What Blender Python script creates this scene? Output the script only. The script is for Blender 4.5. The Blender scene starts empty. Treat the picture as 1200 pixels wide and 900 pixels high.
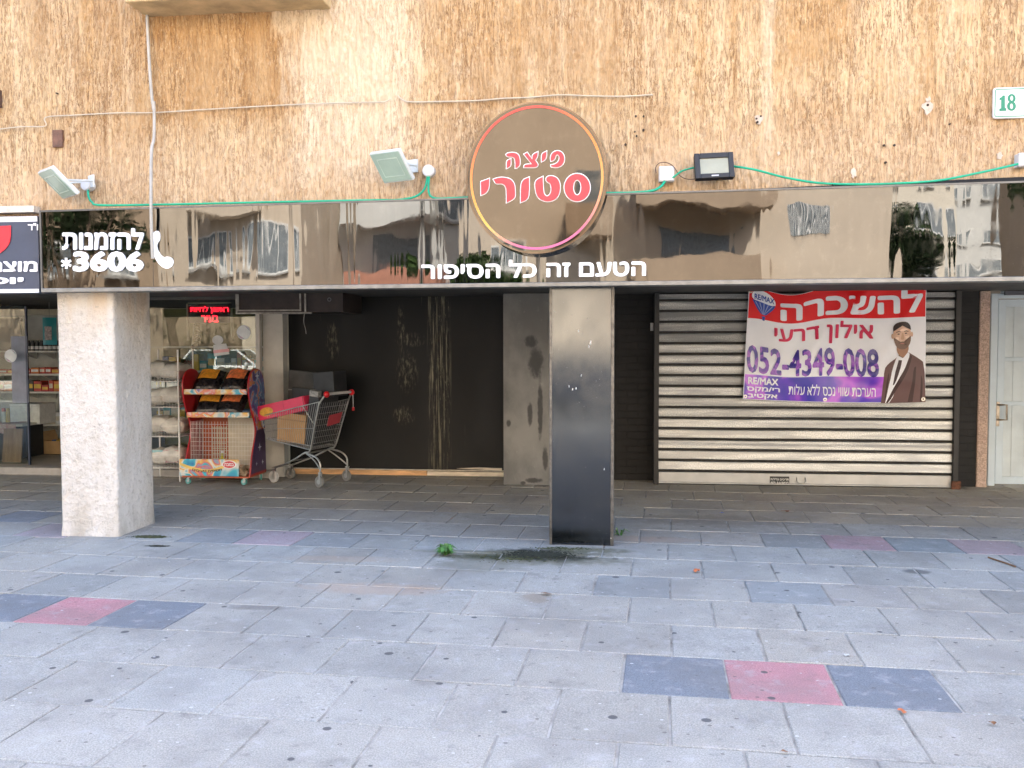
import bpy, bmesh, math, random
import numpy as np
from mathutils import Vector, Matrix
R = math.radians
rng = random.Random(7)
nrg = np.random.default_rng(5)
S = bpy.context.scene
COL = S.collection

# ------------------------------------------------------------------ camera
H = 1.6
PITCH, ROLL, YAW, FPX = R(2.6), R(-.1), R(6.5), 1080.0
fw = np.array([-math.sin(YAW)*math.cos(PITCH), math.cos(YAW)*math.cos(PITCH), -math.sin(PITCH)])
rt0 = np.array([math.cos(YAW), math.sin(YAW), 0.]); up0 = np.cross(rt0, fw)
rt = math.cos(ROLL)*rt0 + math.sin(ROLL)*up0
up = -math.sin(ROLL)*rt0 + math.cos(ROLL)*up0
CAM = np.array([0., 0., H])
cd = bpy.data.cameras.new('camera'); co = bpy.data.objects.new('camera', cd); COL.objects.link(co)
cd.sensor_width = 36; cd.lens = 36*FPX/1200; cd.clip_start = .05; cd.clip_end = 2000
m4 = Matrix(((rt[0], up[0], -fw[0], 0), (rt[1], up[1], -fw[1], 0), (rt[2], up[2], -fw[2], H), (0, 0, 0, 1)))
co.matrix_world = m4
S.camera = co

# ------------------------------------------------------------------ light
SUN_EL, SUN_AZ = R(47), R(24)          # the sun stands behind the building; its street front is in open shade
w = bpy.data.worlds.new('World'); S.world = w; w.use_nodes = True
nt = w.node_tree
bg = nt.nodes['Background']; sky = nt.nodes.new('ShaderNodeTexSky')
sky.sky_type = 'NISHITA'; sky.sun_disc = False; sky.sun_elevation = SUN_EL; sky.sun_rotation = SUN_AZ
sky.air_density = 1.0; sky.dust_density = 3.0; sky.ozone_density = .6
nt.links.new(sky.outputs[0], bg.inputs[0]); bg.inputs[1].default_value = .15
sd = bpy.data.lights.new('sun', 'SUN'); so = bpy.data.objects.new('sun', sd); COL.objects.link(so)
sd.energy = 4.7; sd.angle = R(.5); sd.color = (1, .93, .82)
sdir = Vector((math.sin(SUN_AZ)*math.cos(SUN_EL), math.cos(SUN_AZ)*math.cos(SUN_EL), math.sin(SUN_EL)))
so.rotation_euler = sdir.to_track_quat('Z', 'Y').to_euler()
S.view_settings.view_transform = 'Standard'; S.view_settings.look = 'None'
S.view_settings.exposure = 3.08; S.view_settings.gamma = 1
S.render.engine = 'CYCLES'
S.cycles.max_bounces = 8; S.cycles.diffuse_bounces = 5; S.cycles.glossy_bounces = 5; S.cycles.transmission_bounces = 6
S.cycles.use_denoising = True
S.cycles.caustics_reflective = False; S.cycles.caustics_refractive = False

# ------------------------------------------------------------------ where a point of the plan stands
def ray(x, y): return fw + (x-600)/FPX*rt - (y-450)/FPX*up
def gp(x, y, z=0.): d = ray(x, y); return CAM + d*((z-H)/d[2])
def pp(x, y, Y): d = ray(x, y); return CAM + d*(Y/d[1])

# ------------------------------------------------------------------ mesh helpers
class MB:
    def __init__(s): s.v = []; s.f = []; s.sm = []
    def add(s, vs, fs, smooth=False):
        n = len(s.v); s.v += [tuple(map(float, p)) for p in vs]; s.f += [tuple(i+n for i in f) for f in fs]; s.sm += [smooth]*len(fs); return s
    def box(s, x0, x1, y0, y1, z0, z1, mat=None):
        vs = [(x, y, z) for z in (z0, z1) for y in (y0, y1) for x in (x0, x1)]
        if mat is not None: vs = [tuple(mat @ Vector(p)) for p in vs]
        return s.add(vs, [(0, 2, 3, 1), (4, 5, 7, 6), (0, 1, 5, 4), (2, 6, 7, 3), (0, 4, 6, 2), (1, 3, 7, 5)])
    def tube(s, pts, r, n=6, cap=True, smooth=True):
        P = [np.array(p, float) for p in pts]; k = len(P); vs = []; fs = []
        rr = r if isinstance(r, (list, tuple)) else [r]*k
        ref = None
        for i in range(k):
            t = P[min(i+1, k-1)] - P[max(i-1, 0)]; t = t/(np.linalg.norm(t)+1e-12)
            if ref is None:
                ref = np.array([0, 0, 1.]) if abs(t[2]) < .9 else np.array([1., 0, 0])
            a = ref - t*(ref@t); a /= (np.linalg.norm(a)+1e-12); ref = a; b = np.cross(t, a)
            for j in range(n):
                an = 2*math.pi*j/n; vs.append(P[i] + rr[i]*(math.cos(an)*a + math.sin(an)*b))
        for i in range(k-1):
            for j in range(n):
                fs.append((i*n+j, i*n+(j+1) % n, (i+1)*n+(j+1) % n, (i+1)*n+j))
        s.add(vs, fs, smooth)
        if cap:
            s.add(vs[:n], [tuple(range(n))[::-1]]); s.add(vs[-n:], [tuple(range(n))])
        return s
    def prism(s, poly, P0, U, V, N, d):      # a flat outline given its thickness
        U, V, N, P0 = (np.array(a, float) for a in (U, V, N, P0))
        a = [P0 + U*p[0] + V*p[1] for p in poly]; b = [q + N*d for q in a]; n = len(poly)
        return s.add(a+b, [tuple(range(n)), tuple(range(n, 2*n))[::-1]] + [(i, i+n, (i+1) % n+n, (i+1) % n) for i in range(n)])
    def ring(s, C, U, V, N, ro, ri, d, n=48):
        C, U, V, N = (np.array(a, float) for a in (C, U, V, N)); vs = []; fs = []
        for i in range(n):
            c, si = math.cos(2*math.pi*i/n), math.sin(2*math.pi*i/n)
            for (r, h) in ((ro, 0), (ri, 0), (ri, d), (ro, d)):
                r = r if isinstance(r, tuple) else (r, r)
                vs.append(C + U*c*r[0] + V*si*r[1] + N*h)
        for i in range(n):
            j = (i+1) % n
            for k in range(4):
                l = (k+1) % 4; fs.append((i*4+k, i*4+l, j*4+l, j*4+k))
        return s.add(vs, fs)
    def ell(s, c, r, n=12, m=8, mat=None):
        vs = []; fs = []
        for i in range(m+1):
            th = math.pi*i/m
            for j in range(n):
                ph = 2*math.pi*j/n; p = (c[0]+r[0]*math.sin(th)*math.cos(ph), c[1]+r[1]*math.sin(th)*math.sin(ph), c[2]+r[2]*math.cos(th))
                vs.append(p if mat is None else tuple(mat @ Vector(p)))
        for i in range(m):
            for j in range(n): fs.append((i*n+j, (i+1)*n+j, (i+1)*n+(j+1) % n, i*n+(j+1) % n))
        return s.add(vs, fs, True)
    def grid(s, fn, nu, nv, smooth=True):
        vs = [fn(i/nu, j/nv) for j in range(nv+1) for i in range(nu+1)]
        fs = [(j*(nu+1)+i, j*(nu+1)+i+1, (j+1)*(nu+1)+i+1, (j+1)*(nu+1)+i) for j in range(nv) for i in range(nu)]
        return s.add(vs, fs, smooth)

OFF = {}
def build(name, mb, mat, parent=None, bevel=0, kind=None, label=None, seg=2):
    me = bpy.data.meshes.new(name)
    o = bpy.data.objects.new(name, me); COL.objects.link(o)
    off = np.zeros(3)
    if parent is not None:
        o.parent = parent; off = OFF.get(parent.name, np.zeros(3))
    OFF[o.name] = off
    v = np.array(mb.v) - off
    me.from_pydata([tuple(p) for p in v], [], mb.f)
    me.polygons.foreach_set('use_smooth', mb.sm)
    me.update()
    if mat is not None: me.materials.append(mat)
    if bevel:
        b = o.modifiers.new('bevel', 'BEVEL'); b.width = bevel; b.segments = seg; b.limit_method = 'ANGLE'; b.angle_limit = R(40)
    if kind: o['kind'] = kind
    if label: o['label'] = label
    return o
def tag(o, label, cat, group=None):
    o['label'] = label; o['category'] = cat
    if group: o['group'] = group
    return o
def thing(name, label, cat, loc, rz=0, group=None, local=False):
    o = bpy.data.objects.new(name, None); COL.objects.link(o); o.empty_display_size = .1
    o.location = loc; o.rotation_euler = (0, 0, rz)
    OFF[o.name] = np.zeros(3) if local else np.array(loc, float)
    return tag(o, label, cat, group)
def dup(o, loc, rz, label=None):
    def cp(a, par):
        c = a.copy(); COL.objects.link(c)
        if par is not None: c.parent = par
        for ch in [x for x in list(bpy.data.objects) if x.parent == a]: cp(ch, c)
        return c
    r = cp(o, None); r.location = loc; r.rotation_euler = (0, 0, rz)
    if label: r['label'] = label
    return r

# ------------------------------------------------------------------ materials
def nn(t, typ, **k):
    n = t.nodes.new(typ)
    for a, b in k.items(): setattr(n, a, b)
    return n
MATS = {}
def M(name, col, rough=.6, metal=0., var=.12, scale=6., bump=0., bscale=60., stretch=(1, 1, 1), col2=None, spec=.5, emit=None, trans=0, coat=0, alpha=1):
    if name in MATS: return MATS[name]
    m = bpy.data.materials.new(name); m.use_nodes = True; t = m.node_tree; b = t.nodes['Principled BSDF']; L = t.links.new
    b.inputs['Roughness'].default_value = rough; b.inputs['Metallic'].default_value = metal
    b.inputs['Specular IOR Level'].default_value = spec; b.inputs['Coat Weight'].default_value = coat
    b.inputs['Transmission Weight'].default_value = trans; b.inputs['Alpha'].default_value = alpha
    tc = nn(t, 'ShaderNodeTexCoord'); mp = nn(t, 'ShaderNodeMapping'); mp.inputs['Scale'].default_value = stretch
    L(tc.outputs['Object'], mp.inputs[0])
    n = nn(t, 'ShaderNodeTexNoise'); n.inputs['Scale'].default_value = scale; n.inputs['Detail'].default_value = 6; n.inputs['Roughness'].default_value = .6
    L(mp.outputs[0], n.inputs['Vector'])
    mix = nn(t, 'ShaderNodeMix', data_type='RGBA')
    c2 = col2 or tuple(max(0, c*(1+var*1.6)) for c in col)
    c1 = col if col2 else tuple(max(0, c*(1-var*1.6)) for c in col)
    mix.inputs['A'].default_value = (*c1, 1); mix.inputs['B'].default_value = (*c2, 1)
    mr = nn(t, 'ShaderNodeMapRange'); mr.inputs[1].default_value = .3; mr.inputs[2].default_value = .7
    L(n.outputs[0], mr.inputs[0]); L(mr.outputs[0], mix.inputs['Factor'])
    L(mix.outputs['Result'], b.inputs['Base Color'])
    if bump:
        n2 = nn(t, 'ShaderNodeTexNoise'); n2.inputs['Scale'].default_value = bscale; n2.inputs['Detail'].default_value = 5
        L(mp.outputs[0], n2.inputs['Vector']); bp = nn(t, 'ShaderNodeBump'); bp.inputs['Strength'].default_value = bump; bp.inputs['Distance'].default_value = .01
        L(n2.outputs[0], bp.inputs['Height']); L(bp.outputs[0], b.inputs['Normal'])
    if emit:
        b.inputs['Emission Color'].default_value = (*emit[0], 1); b.inputs['Emission Strength'].default_value = emit[1]
    MATS[name] = m
    return m
class NT:      # a short hand for longer node trees
    def __init__(s, name):
        s.m = bpy.data.materials.new(name); s.m.use_nodes = True; s.t = s.m.node_tree; s.b = s.t.nodes['Principled BSDF']; MATS[name] = s.m
        s.tc = nn(s.t, 'ShaderNodeTexCoord')
    def L(s, a, b): s.t.links.new(a, b)
    def map(s, sc=(1, 1, 1), loc=(0, 0, 0), src='Object'):
        m = nn(s.t, 'ShaderNodeMapping'); m.inputs['Scale'].default_value = sc; m.inputs['Location'].default_value = loc
        s.L(s.tc.outputs[src], m.inputs[0]); return m.outputs[0]
    def noise(s, vec, scale, det=5, rough=.6, dist=0):
        n = nn(s.t, 'ShaderNodeTexNoise'); n.inputs['Scale'].default_value = scale; n.inputs['Detail'].default_value = det; n.inputs['Roughness'].default_value = rough; n.inputs['Distortion'].default_value = dist
        s.L(vec, n.inputs['Vector']); return n.outputs[0]
    def ss(s, v, a, b, lo=0, hi=1, smooth=True):
        m = nn(s.t, 'ShaderNodeMapRange'); m.interpolation_type = 'SMOOTHSTEP' if smooth else 'LINEAR'
        for i, q in enumerate((a, b, lo, hi)): m.inputs[i+1].default_value = q
        s.L(v, m.inputs[0]); return m.outputs[0]
    def mix(s, f, a, b, mode='MIX'):
        m = nn(s.t, 'ShaderNodeMix', data_type='RGBA', blend_type=mode)
        for k, q in (('Factor', f), ('A', a), ('B', b)):
            if isinstance(q, tuple): m.inputs[k].default_value = (*q, 1)
            elif isinstance(q, (int, float)): m.inputs[k].default_value = q
            else: s.L(q, m.inputs[k])
        return m.outputs['Result']
    def math(s, op, a, b=0.):
        m = nn(s.t, 'ShaderNodeMath', operation=op)
        for i, q in enumerate((a, b)):
            if isinstance(q, (int, float)): m.inputs[i].default_value = q
            else: s.L(q, m.inputs[i])
        return m.outputs[0]
    def xyz(s, src='Object'):
        n = nn(s.t, 'ShaderNodeSeparateXYZ'); s.L(s.tc.outputs[src], n.inputs[0]); return n.outputs
    def bump(s, h, st, dist=.01):
        b = nn(s.t, 'ShaderNodeBump'); b.inputs['Strength'].default_value = st; b.inputs['Distance'].default_value = dist
        s.L(h, b.inputs['Height']); s.L(b.outputs[0], s.b.inputs['Normal'])
    def box(s, P, x0, x1, z0, z1, soft=.03):   # soft rectangle of the local X and Z
        a = s.math('MULTIPLY', s.ss(P[0], x0-soft, x0+soft), s.ss(P[0], x1-soft, x1+soft, 1, 0))
        b = s.math('MULTIPLY', s.ss(P[2], z0-soft, z0+soft), s.ss(P[2], z1-soft, z1+soft, 1, 0))
        return s.math('MULTIPLY', a, b)
    def set(s, **k):
        for a, q in k.items():
            i = s.b.inputs[a.replace('_', ' ')]
            if isinstance(q, tuple): i.default_value = (*q, 1)
            elif isinstance(q, (int, float)): i.default_value = q
            else: s.L(q, i)
        return s.m

def mat_facade():
    n = NT('scratched_render'); P = n.xyz()
    def ridge(v, w): return n.ss(n.math('ABSOLUTE', n.math('SUBTRACT', v, .5)), w*.25, w, 1, 0)
    n1 = n.noise(n.map((40, 40, 3.2)), 1.0, 4, .62); n2 = n.noise(n.map((75, 75, 9), (4, 0, 1)), 1.0, 4, .6); n3 = n.noise(n.map((100, 100, 22), (0, 0, 5)), 1.0, 3, .6)
    big = n.noise(n.map((1.1, 1.1, .7)), 1.0, 5, .62); drip = n.noise(n.map((5.5, 5.5, .30), (3, 0, 1)), 1.0, 6, .65)
    edge = n.math('MULTIPLY', n.math('SUBTRACT', n.noise(n.map((7, 7, 2.2), (2, 0, 2)), 1., 5, .65), .5), .7)
    def zone(x0, x1, y0, y1, soft, amp=1.):
        xa, za = FX(x0, y1); xb, zb_ = FX(x1, y0)
        X = n.math('ADD', P[0], n.math('MULTIPLY', edge, amp)); Z = n.math('ADD', P[2], n.math('MULTIPLY', edge, amp*1.3))
        return n.box((X, None, Z), xa, xb, za, zb_, soft)
    cream = (.58, .41, .23); gold = (.46, .272, .112); tan = (.45, .285, .142); deep = (.37, .20, .072)
    c = n.mix(n.ss(big, .40, .62), tan, cream)
    c = n.mix(n.ss(drip, .50, .62, 0, .6), c, (.63, .47, .29)); c = n.mix(n.ss(drip, .36, .47, .65, 0), c, gold); c = n.mix(n.ss(n.noise(n.map((9, 9, .55), (1, 4, 3)), 1., 5, .65), .56, .68, 0, .45), c, (.25, .125, .045))
    c = n.mix(n.math('MULTIPLY', zone(178, 350, -40, 150, .16, .9), .75), c, n.mix(n.ss(drip, .4, .62), deep, gold))
    c = n.mix(n.math('MULTIPLY', zone(905, 1000, -60, 82, .12, .8), .7), c, gold)
    c = n.mix(n.math('MULTIPLY', zone(520, 640, -60, 60, .12, .8), .5), c, gold)
    pale = n.math('MAXIMUM', zone(345, 480, -60, 215, .12, .9), n.math('MAXIMUM', zone(318, 385, -60, 40, .05, .35), zone(355, 366, 30, 140, .03, .2)))
    pale = n.math('MAXIMUM', pale, n.math('MULTIPLY', zone(893, 907, -60, 190, .04, .2), .8))
    c = n.mix(n.math('MULTIPLY', pale, .8), c, (.68, .55, .385))
    wash = n.math('MULTIPLY', n.ss(n.math('ADD', P[2], n.math('MULTIPLY', n.math('SUBTRACT', drip, .5), 1.4)), 3.45, 2.85), .7)
    c = n.mix(wash, c, (.60, .435, .275))
    rough = n.ss(n.noise(n.map((2.2, 2.2, 1.2), (8, 0, 0)), 1., 4, .6), .34, .60, .35, 1)      # how deeply the trowel scratched here
    rough = n.math('MULTIPLY', rough, n.math('SUBTRACT', 1., n.math('MULTIPLY', n.math('MAXIMUM', pale, wash), .45)))
    c = n.mix(n.math('MULTIPLY', n.ss(n3, .54, .62, 0, .42), rough), c, (.72, .57, .37))
    c = n.mix(n.math('MULTIPLY', n.math('MULTIPLY', ridge(n1, .040), .74), rough), c, (.18, .088, .032))
    c = n.mix(n.math('MULTIPLY', n.ss(n2, .58, .625, 0, .58), rough), c, (.22, .112, .044))
    c = n.mix(n.math('MULTIPLY', n.ss(n.noise(n.map((70, 70, 30), (1, 0, 6)), 1., 3, .5), .68, .72, 0, .7), rough), c, (.09, .042, .016))
    chip = n.ss(n.noise(n.map((4.4, 4.4, 1.5), (7, 2, 3)), 1., 6, .65), .70, .72, 0, .7)
    c = n.mix(chip, c, (.84, .74, .62))
    n.bump(n.math('SUBTRACT', n.math('ADD', n3, n.math('MULTIPLY', n1, .5)), n.math('ADD', n.math('MULTIPLY', ridge(n1, .06), .6), n.ss(n2, .58, .64))), .55, .010)
    return n.set(Base_Color=c, Roughness=.93)
def FX(x, y): p = pp(x, y, 7.2); return p[0], p[2]
def mat_paver():
    n = NT('paving_slab')
    at = nn(n.t, 'ShaderNodeAttribute'); at.attribute_name = 'tint'
    P = n.map(); f = n.noise(P, 140, 4, .7); s2 = n.noise(P, 9, 5, .65); s3 = n.noise(P, 1.3, 5, .6)
    c = n.mix(n.ss(f, .35, .68), n.mix(1., at.outputs['Color'], (.74, .74, .75), 'MULTIPLY'), n.mix(1., at.outputs['Color'], (1.22, 1.22, 1.22), 'MULTIPLY'))
    c = n.mix(n.ss(s2, .50, .72, 0, .45), c, (.44, .43, .44))
    c = n.mix(n.ss(s2, .28, .42, .42, 0), c, (.11, .105, .105))
    c = n.mix(n.ss(s3, .40, .68, 0, .42), c, (.17, .165, .16))
    s4 = n.noise(n.map((1, 1, 1), (5, 2, 0)), 3.1, 6, .7); c = n.mix(n.ss(s4, .54, .72, 0, .40), c, (.13, .125, .12)); c = n.mix(n.ss(s4, .26, .40, .30, 0), c, (.50, .49, .47))
    # trodden-in gum and drips
    v = nn(n.t, 'ShaderNodeTexVoronoi', voronoi_dimensions='2D'); v.inputs['Scale'].default_value = 2.6; v.inputs['Randomness'].default_value = 1; n.L(n.map(), v.inputs['Vector'])
    rad = n.math('ADD', v.outputs['Distance'], n.math('MULTIPLY', n.math('SUBTRACT', s2, .5), .05))
    gate = nn(n.t, 'ShaderNodeSeparateColor'); n.L(v.outputs['Color'], gate.inputs[0])
    thr = n.ss(gate.outputs[0], .40, 1., .0, .060, False)
    g = n.ss(n.math('SUBTRACT', rad, thr), -.008, .008, .9, 0)
    c = n.mix(g, c, (.085, .085, .09))
    v2 = nn(n.t, 'ShaderNodeTexVoronoi', voronoi_dimensions='2D'); v2.inputs['Scale'].default_value = 9; n.L(n.map((1, 1.3, 1), (3, 1, 0)), v2.inputs['Vector'])
    g2 = nn(n.t, 'ShaderNodeSeparateColor'); n.L(v2.outputs['Color'], g2.inputs[0])
    c = n.mix(n.ss(n.math('SUBTRACT', v2.outputs['Distance'], n.ss(g2.outputs[1], .60, 1., 0, .09, False)), -.01, .015, .65, 0), c, (.10, .09, .085))
    c = n.mix(n.ss(n.math('SUBTRACT', v2.outputs['Distance'], n.ss(g2.outputs[2], .82, 1., 0, .08, False)), -.01, .015, .6, 0), c, (.62, .62, .62))
    P3 = n.xyz()
    for (x, y, rx, ry, col_, st_) in STAINS:
        dx = n.math('DIVIDE', n.math('SUBTRACT', P3[0], x), rx); dy = n.math('DIVIDE', n.math('SUBTRACT', P3[1], y), ry)
        q = n.math('ADD', n.math('ADD', n.math('MULTIPLY', dx, dx), n.math('MULTIPLY', dy, dy)), n.math('MULTIPLY', n.math('SUBTRACT', s2, .5), 2.2))
        c = n.mix(n.ss(q, .15, 1.3, st_, 0), c, col_)
    n.bump(n.math('ADD', f, n.math('MULTIPLY', s2, .8)), .35, .006)
    return n.set(Base_Color=c, Roughness=n.ss(s2, .3, .7, .80, .95), Specular_IOR_Level=.28)
def mat_mirror(name, col, wav, rough, seed, vs=(5, 5, .7)):
    n = NT(name)
    a = n.noise(n.map(vs, (seed, 0, seed*.7)), 1., 2, .5, .6); b = n.noise(n.map((1.1, 1.1, 1.4), (seed*2, 1, 0)), 1., 2, .5)
    h = n.math('ADD', n.math('MULTIPLY', a, .55), n.math('MULTIPLY', b, 1.6))
    n.bump(h, 1., wav)
    d = n.noise(n.map((4, 4, 3)), 3., 6, .7); sp = n.noise(n.map(), 90., 3, .6)
    c = n.mix(n.ss(d, .5, .75, 0, .22), col, tuple(min(1, q*1.5+.03) for q in col))
    r = n.math('ADD', n.ss(d, .4, .75, rough, rough+.05), n.ss(sp, .66, .74, 0, .15))
    return n.set(Base_Color=c, Metallic=1., Roughness=r)
def mat_column():
    n = NT('dark_clad_metal')
    P = n.xyz(); sc = n.noise(n.map((14, 14, 2.4)), 1., 5, .65); sp = n.noise(n.map(), 75, 3, .6); d = n.noise(n.map((3, 3, 2)), 1.4, 5, .6)
    c = n.mix(n.ss(sc, .5, .75, 0, .3), (.098, .105, .112), (.12, .12, .12))
    c = n.mix(n.ss(sp, .73, .77, 0, .4), c, (.4, .4, .38))
    n.bump(n.noise(n.map((1.6, 1.6, 1.0)), 1., 2), .5, .0012)
    return n.set(Base_Color=c, Metallic=1., Roughness=n.math('ADD', n.ss(d, .35, .7, .10, .17), n.ss(sp, .70, .74, 0, .3)))
def mat_boards():
    n = NT('black_painted_board'); P = n.xyz()
    d = n.noise(n.map((3, 3, 1.2)), 1., 6, .6)
    c = n.mix(n.ss(d, .35, .7), (.0045, .0046, .0040), (.011, .0106, .0092))
    st = n.noise(n.map((46, 46, 1.1)), 1., 5, .7); st2 = n.noise(n.map((160, 160, 9)), 1., 4, .7); brk = n.noise(n.map((9, 9, 3)), 1., 4)
    k = n.math('MULTIPLY', n.box(P, DX0, DX1, .04, 2.2, .03), n.ss(P[2], .1, 1.2, .35, 1))
    k = n.math('MULTIPLY', k, n.math('MAXIMUM', n.ss(st, .50, .64), n.ss(st2, .58, .68, 0, .8)))
    k = n.math('MULTIPLY', k, n.ss(brk, .3, .5))
    c = n.mix(n.math('MULTIPLY', k, .85), c, (.36, .33, .22))
    few = n.math('MULTIPLY', n.ss(n.noise(n.map((24, 24, .7), (5, 0, 0)), 1., 4, .6), .66, .74, 0, .4), n.ss(brk, .45, .6))
    c = n.mix(few, c, (.30, .28, .22))
    for (x, z, rx, rz) in SCUFF:
        dx = n.math('DIVIDE', n.math('SUBTRACT', P[0], x), rx); dz = n.math('DIVIDE', n.math('SUBTRACT', P[2], z), rz)
        q = n.math('ADD', n.math('MULTIPLY', dx, dx), n.math('MULTIPLY', dz, dz))
        sc = n.math('MULTIPLY', n.ss(q, 0, 1, 1, 0), n.ss(n.noise(n.map((40, 40, 9), (x, 0, z)), 1., 4, .7), .47, .66))
        c = n.mix(n.math('MULTIPLY', sc, .42), c, (.36, .33, .22))
    n.bump(n.noise(n.map((8, 8, 2)), 1., 4), .3, .006)
    return n.set(Base_Color=c, Roughness=n.ss(d, .3, .7, .5, .65), Specular_IOR_Level=.3)
def mat_greypanel():
    n = NT('grey_stained_panel'); P = n.xyz()
    d = n.noise(n.map((2.2, 2.2, 1.4)), 1., 6, .6); f = n.noise(n.map((20, 20, 12)), 1., 4)
    c = n.mix(n.ss(d, .32, .68), (.12, .117, .105), (.225, .218, .198)); c = n.mix(n.ss(f, .6, .75, 0, .3), c, (.36, .35, .31))
    for (x, z, rx, rz) in BLOT:
        dx = n.math('DIVIDE', n.math('SUBTRACT', P[0], x), rx); dz = n.math('DIVIDE', n.math('SUBTRACT', P[2], z), rz)
        q = n.math('ADD', n.math('MULTIPLY', dx, dx), n.math('MULTIPLY', dz, dz))
        q = n.math('ADD', q, n.math('MULTIPLY', n.math('SUBTRACT', f, .5), 1.4))
        c = n.mix(n.ss(q, .2, 1., .85, 0), c, (.015, .015, .014))
    return n.set(Base_Color=c, Roughness=.5)
def mat_galv(name='galvanized_slats'):
    n = NT(name)
    f = n.noise(n.map((1, .2, 1)), 95, 3, .6); d = n.noise(n.map((.8, 1, 9)), 1.4, 4); e = n.noise(n.map((.5, 1, 3)), 1.0, 3)
    c = n.mix(n.ss(f, .36, .64), (.33, .345, .34), (.58, .59, .575)); c = n.mix(n.ss(d, .44, .56, 0, .75), c, (.27, .28, .285)); c = n.mix(n.ss(e, .5, .7, 0, .3), c, (.58, .575, .52))  # darker bands imitate reflections that differ from slat to slat
    return n.set(Base_Color=c, Metallic=.30, Roughness=n.ss(f, .3, .7, .30, .44))
def mat_brick():
    n = NT('black_painted_brick')
    b = nn(n.t, 'ShaderNodeTexBrick'); b.inputs['Scale'].default_value = 1; b.inputs['Brick Width'].default_value = .24; b.inputs['Row Height'].default_value = .08
    b.inputs['Mortar Size'].default_value = .007; b.inputs['Mortar Smooth'].default_value = .3
    sw = nn(n.t, 'ShaderNodeCombineXYZ'); P = n.xyz(); n.L(P[0], sw.inputs[0]); n.L(P[2], sw.inputs[1]); n.L(sw.outputs[0], b.inputs['Vector'])
    d = n.noise(n.map(), 5, 5)
    c = n.mix(n.ss(d, .3, .7), (.0035, .0035, .0035), (.010, .010, .010))
    n.bump(n.math('ADD', n.math('MULTIPLY', b.outputs['Fac'], -1.), n.math('MULTIPLY', n.noise(n.map(), 60, 4), .35)), .9, .008)
    return n.set(Base_Color=c, Roughness=.6, Specular_IOR_Level=.3)
def mat_ramp(name, stops, vec='radial', noise=.0, rough=.4, scale=1., loc=(0, 0, 0), rot=(0, 0, 0)):
    n = NT(name); r = nn(n.t, 'ShaderNodeValToRGB')
    while len(r.color_ramp.elements) < len(stops): r.color_ramp.elements.new(.5)
    for e, (p, c) in zip(r.color_ramp.elements, stops): e.position = p; e.color = (*c, 1)
    if vec == 'radial':
        mp = nn(n.t, 'ShaderNodeMapping'); mp.inputs['Rotation'].default_value = (R(90), 0, 0); n.L(n.tc.outputs['Object'], mp.inputs[0])
        g = nn(n.t, 'ShaderNodeTexGradient', gradient_type='RADIAL'); n.L(mp.outputs[0], g.inputs[0]); n.L(g.outputs[1], r.inputs[0])
    else:
        n.L(n.noise(n.map((scale,)*3, loc), 1., 2, .5, 1.2), r.inputs[0])
    return n.set(Base_Color=r.outputs[0], Roughness=rough)

# ------------------------------------------------------------------ lettering
TX = {}
def _raw(s, ext):
    c = bpy.data.curves.new('lettering', 'FONT')
    c.body = s; c.size = 1; c.resolution_u = 3; c.extrude = ext
    o = bpy.data.objects.new('lettering', c); COL.objects.link(o)
    bpy.context.view_layer.update()
    me = o.evaluated_get(bpy.context.evaluated_depsgraph_get()).to_mesh()
    v = [tuple(p.co) for p in me.vertices]; f = [tuple(p.vertices) for p in me.polygons]
    o.to_mesh_clear(); bpy.data.objects.remove(o); bpy.data.curves.remove(c)
    return v, f
def glyphs(s, ext=0.):
    key = (s, ext)
    if key in TX: return TX[key]
    t = s[::-1] if any('\u0590' <= ch <= '\u05ff' for ch in s) else s
    u = t.replace('ד', 'ר')              # a dalet is a resh with a heel at its corner
    v, f = _raw(u, ext)
    for i, ch in enumerate(t):
        if ch != 'ד': continue
        w, _ = _raw(u[:i+1], ext); xr = max(p[0] for p in w); ys = [p[1] for p in _raw('ר', ext)[0]]; yt = max(ys); n = len(v)
        for z in ((-ext, ext) if ext else (0.,)): v += [(xr-.10, yt-.085, z), (xr+.035, yt-.085, z), (xr+.035, yt, z), (xr-.10, yt, z)]
        f += [(n, n+1, n+2, n+3)] if not ext else [(n, n+3, n+2, n+1), (n+4, n+5, n+6, n+7)]+[(n+k, n+(k+1) % 4, n+4+(k+1) % 4, n+4+k) for k in range(4)]
    TX[key] = (np.array(v), f); return TX[key]
def letter(mb, s, x0, x1, y0, y1, fn, bold=.03, ext=0., step=.0004, base=0., copies=8):
    """writing s fitted to the rectangle; fn(x, y, d) says where a point d in front of it stands"""
    v, f = glyphs(s, .05 if ext else 0.)
    lo, hi = v.min(0), v.max(0); lo = lo - [bold, bold, 0]; hi = hi + [bold, bold, 0]
    offs = [(0, 0)] + [(bold*math.cos(2*math.pi*k/copies), bold*math.sin(2*math.pi*k/copies)) for k in range(copies)] if bold else [(0, 0)]
    for k, (ox, oy) in enumerate(offs):
        vs = []
        for p in v:
            a = (p[0]+ox-lo[0])/(hi[0]-lo[0]); b = (p[1]+oy-lo[1])/(hi[1]-lo[1])
            d = base + k*step + ((p[2]+.05)/.1*ext if ext else 0)
            vs.append(fn(x0+(x1-x0)*a, y0+(y1-y0)*b, d))
        mb.add(vs, f)
    return mb
def smooth_poly(pts, it=2, keep=()):
    p = [np.array(q, float) for q in pts]
    for _ in range(it):
        q = []
        n = len(p)
        for i in range(n):
            a, b, c = p[i-1], p[i], p[(i+1) % n]
            u, v = a-b, c-b
            cs = (u@v)/(np.linalg.norm(u)*np.linalg.norm(v)+1e-9)
            if cs > -.35 : q.append(b)       # a real corner stays
            else: q += [b+.25*u, b+.25*v]
        p = q
    return p
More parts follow.
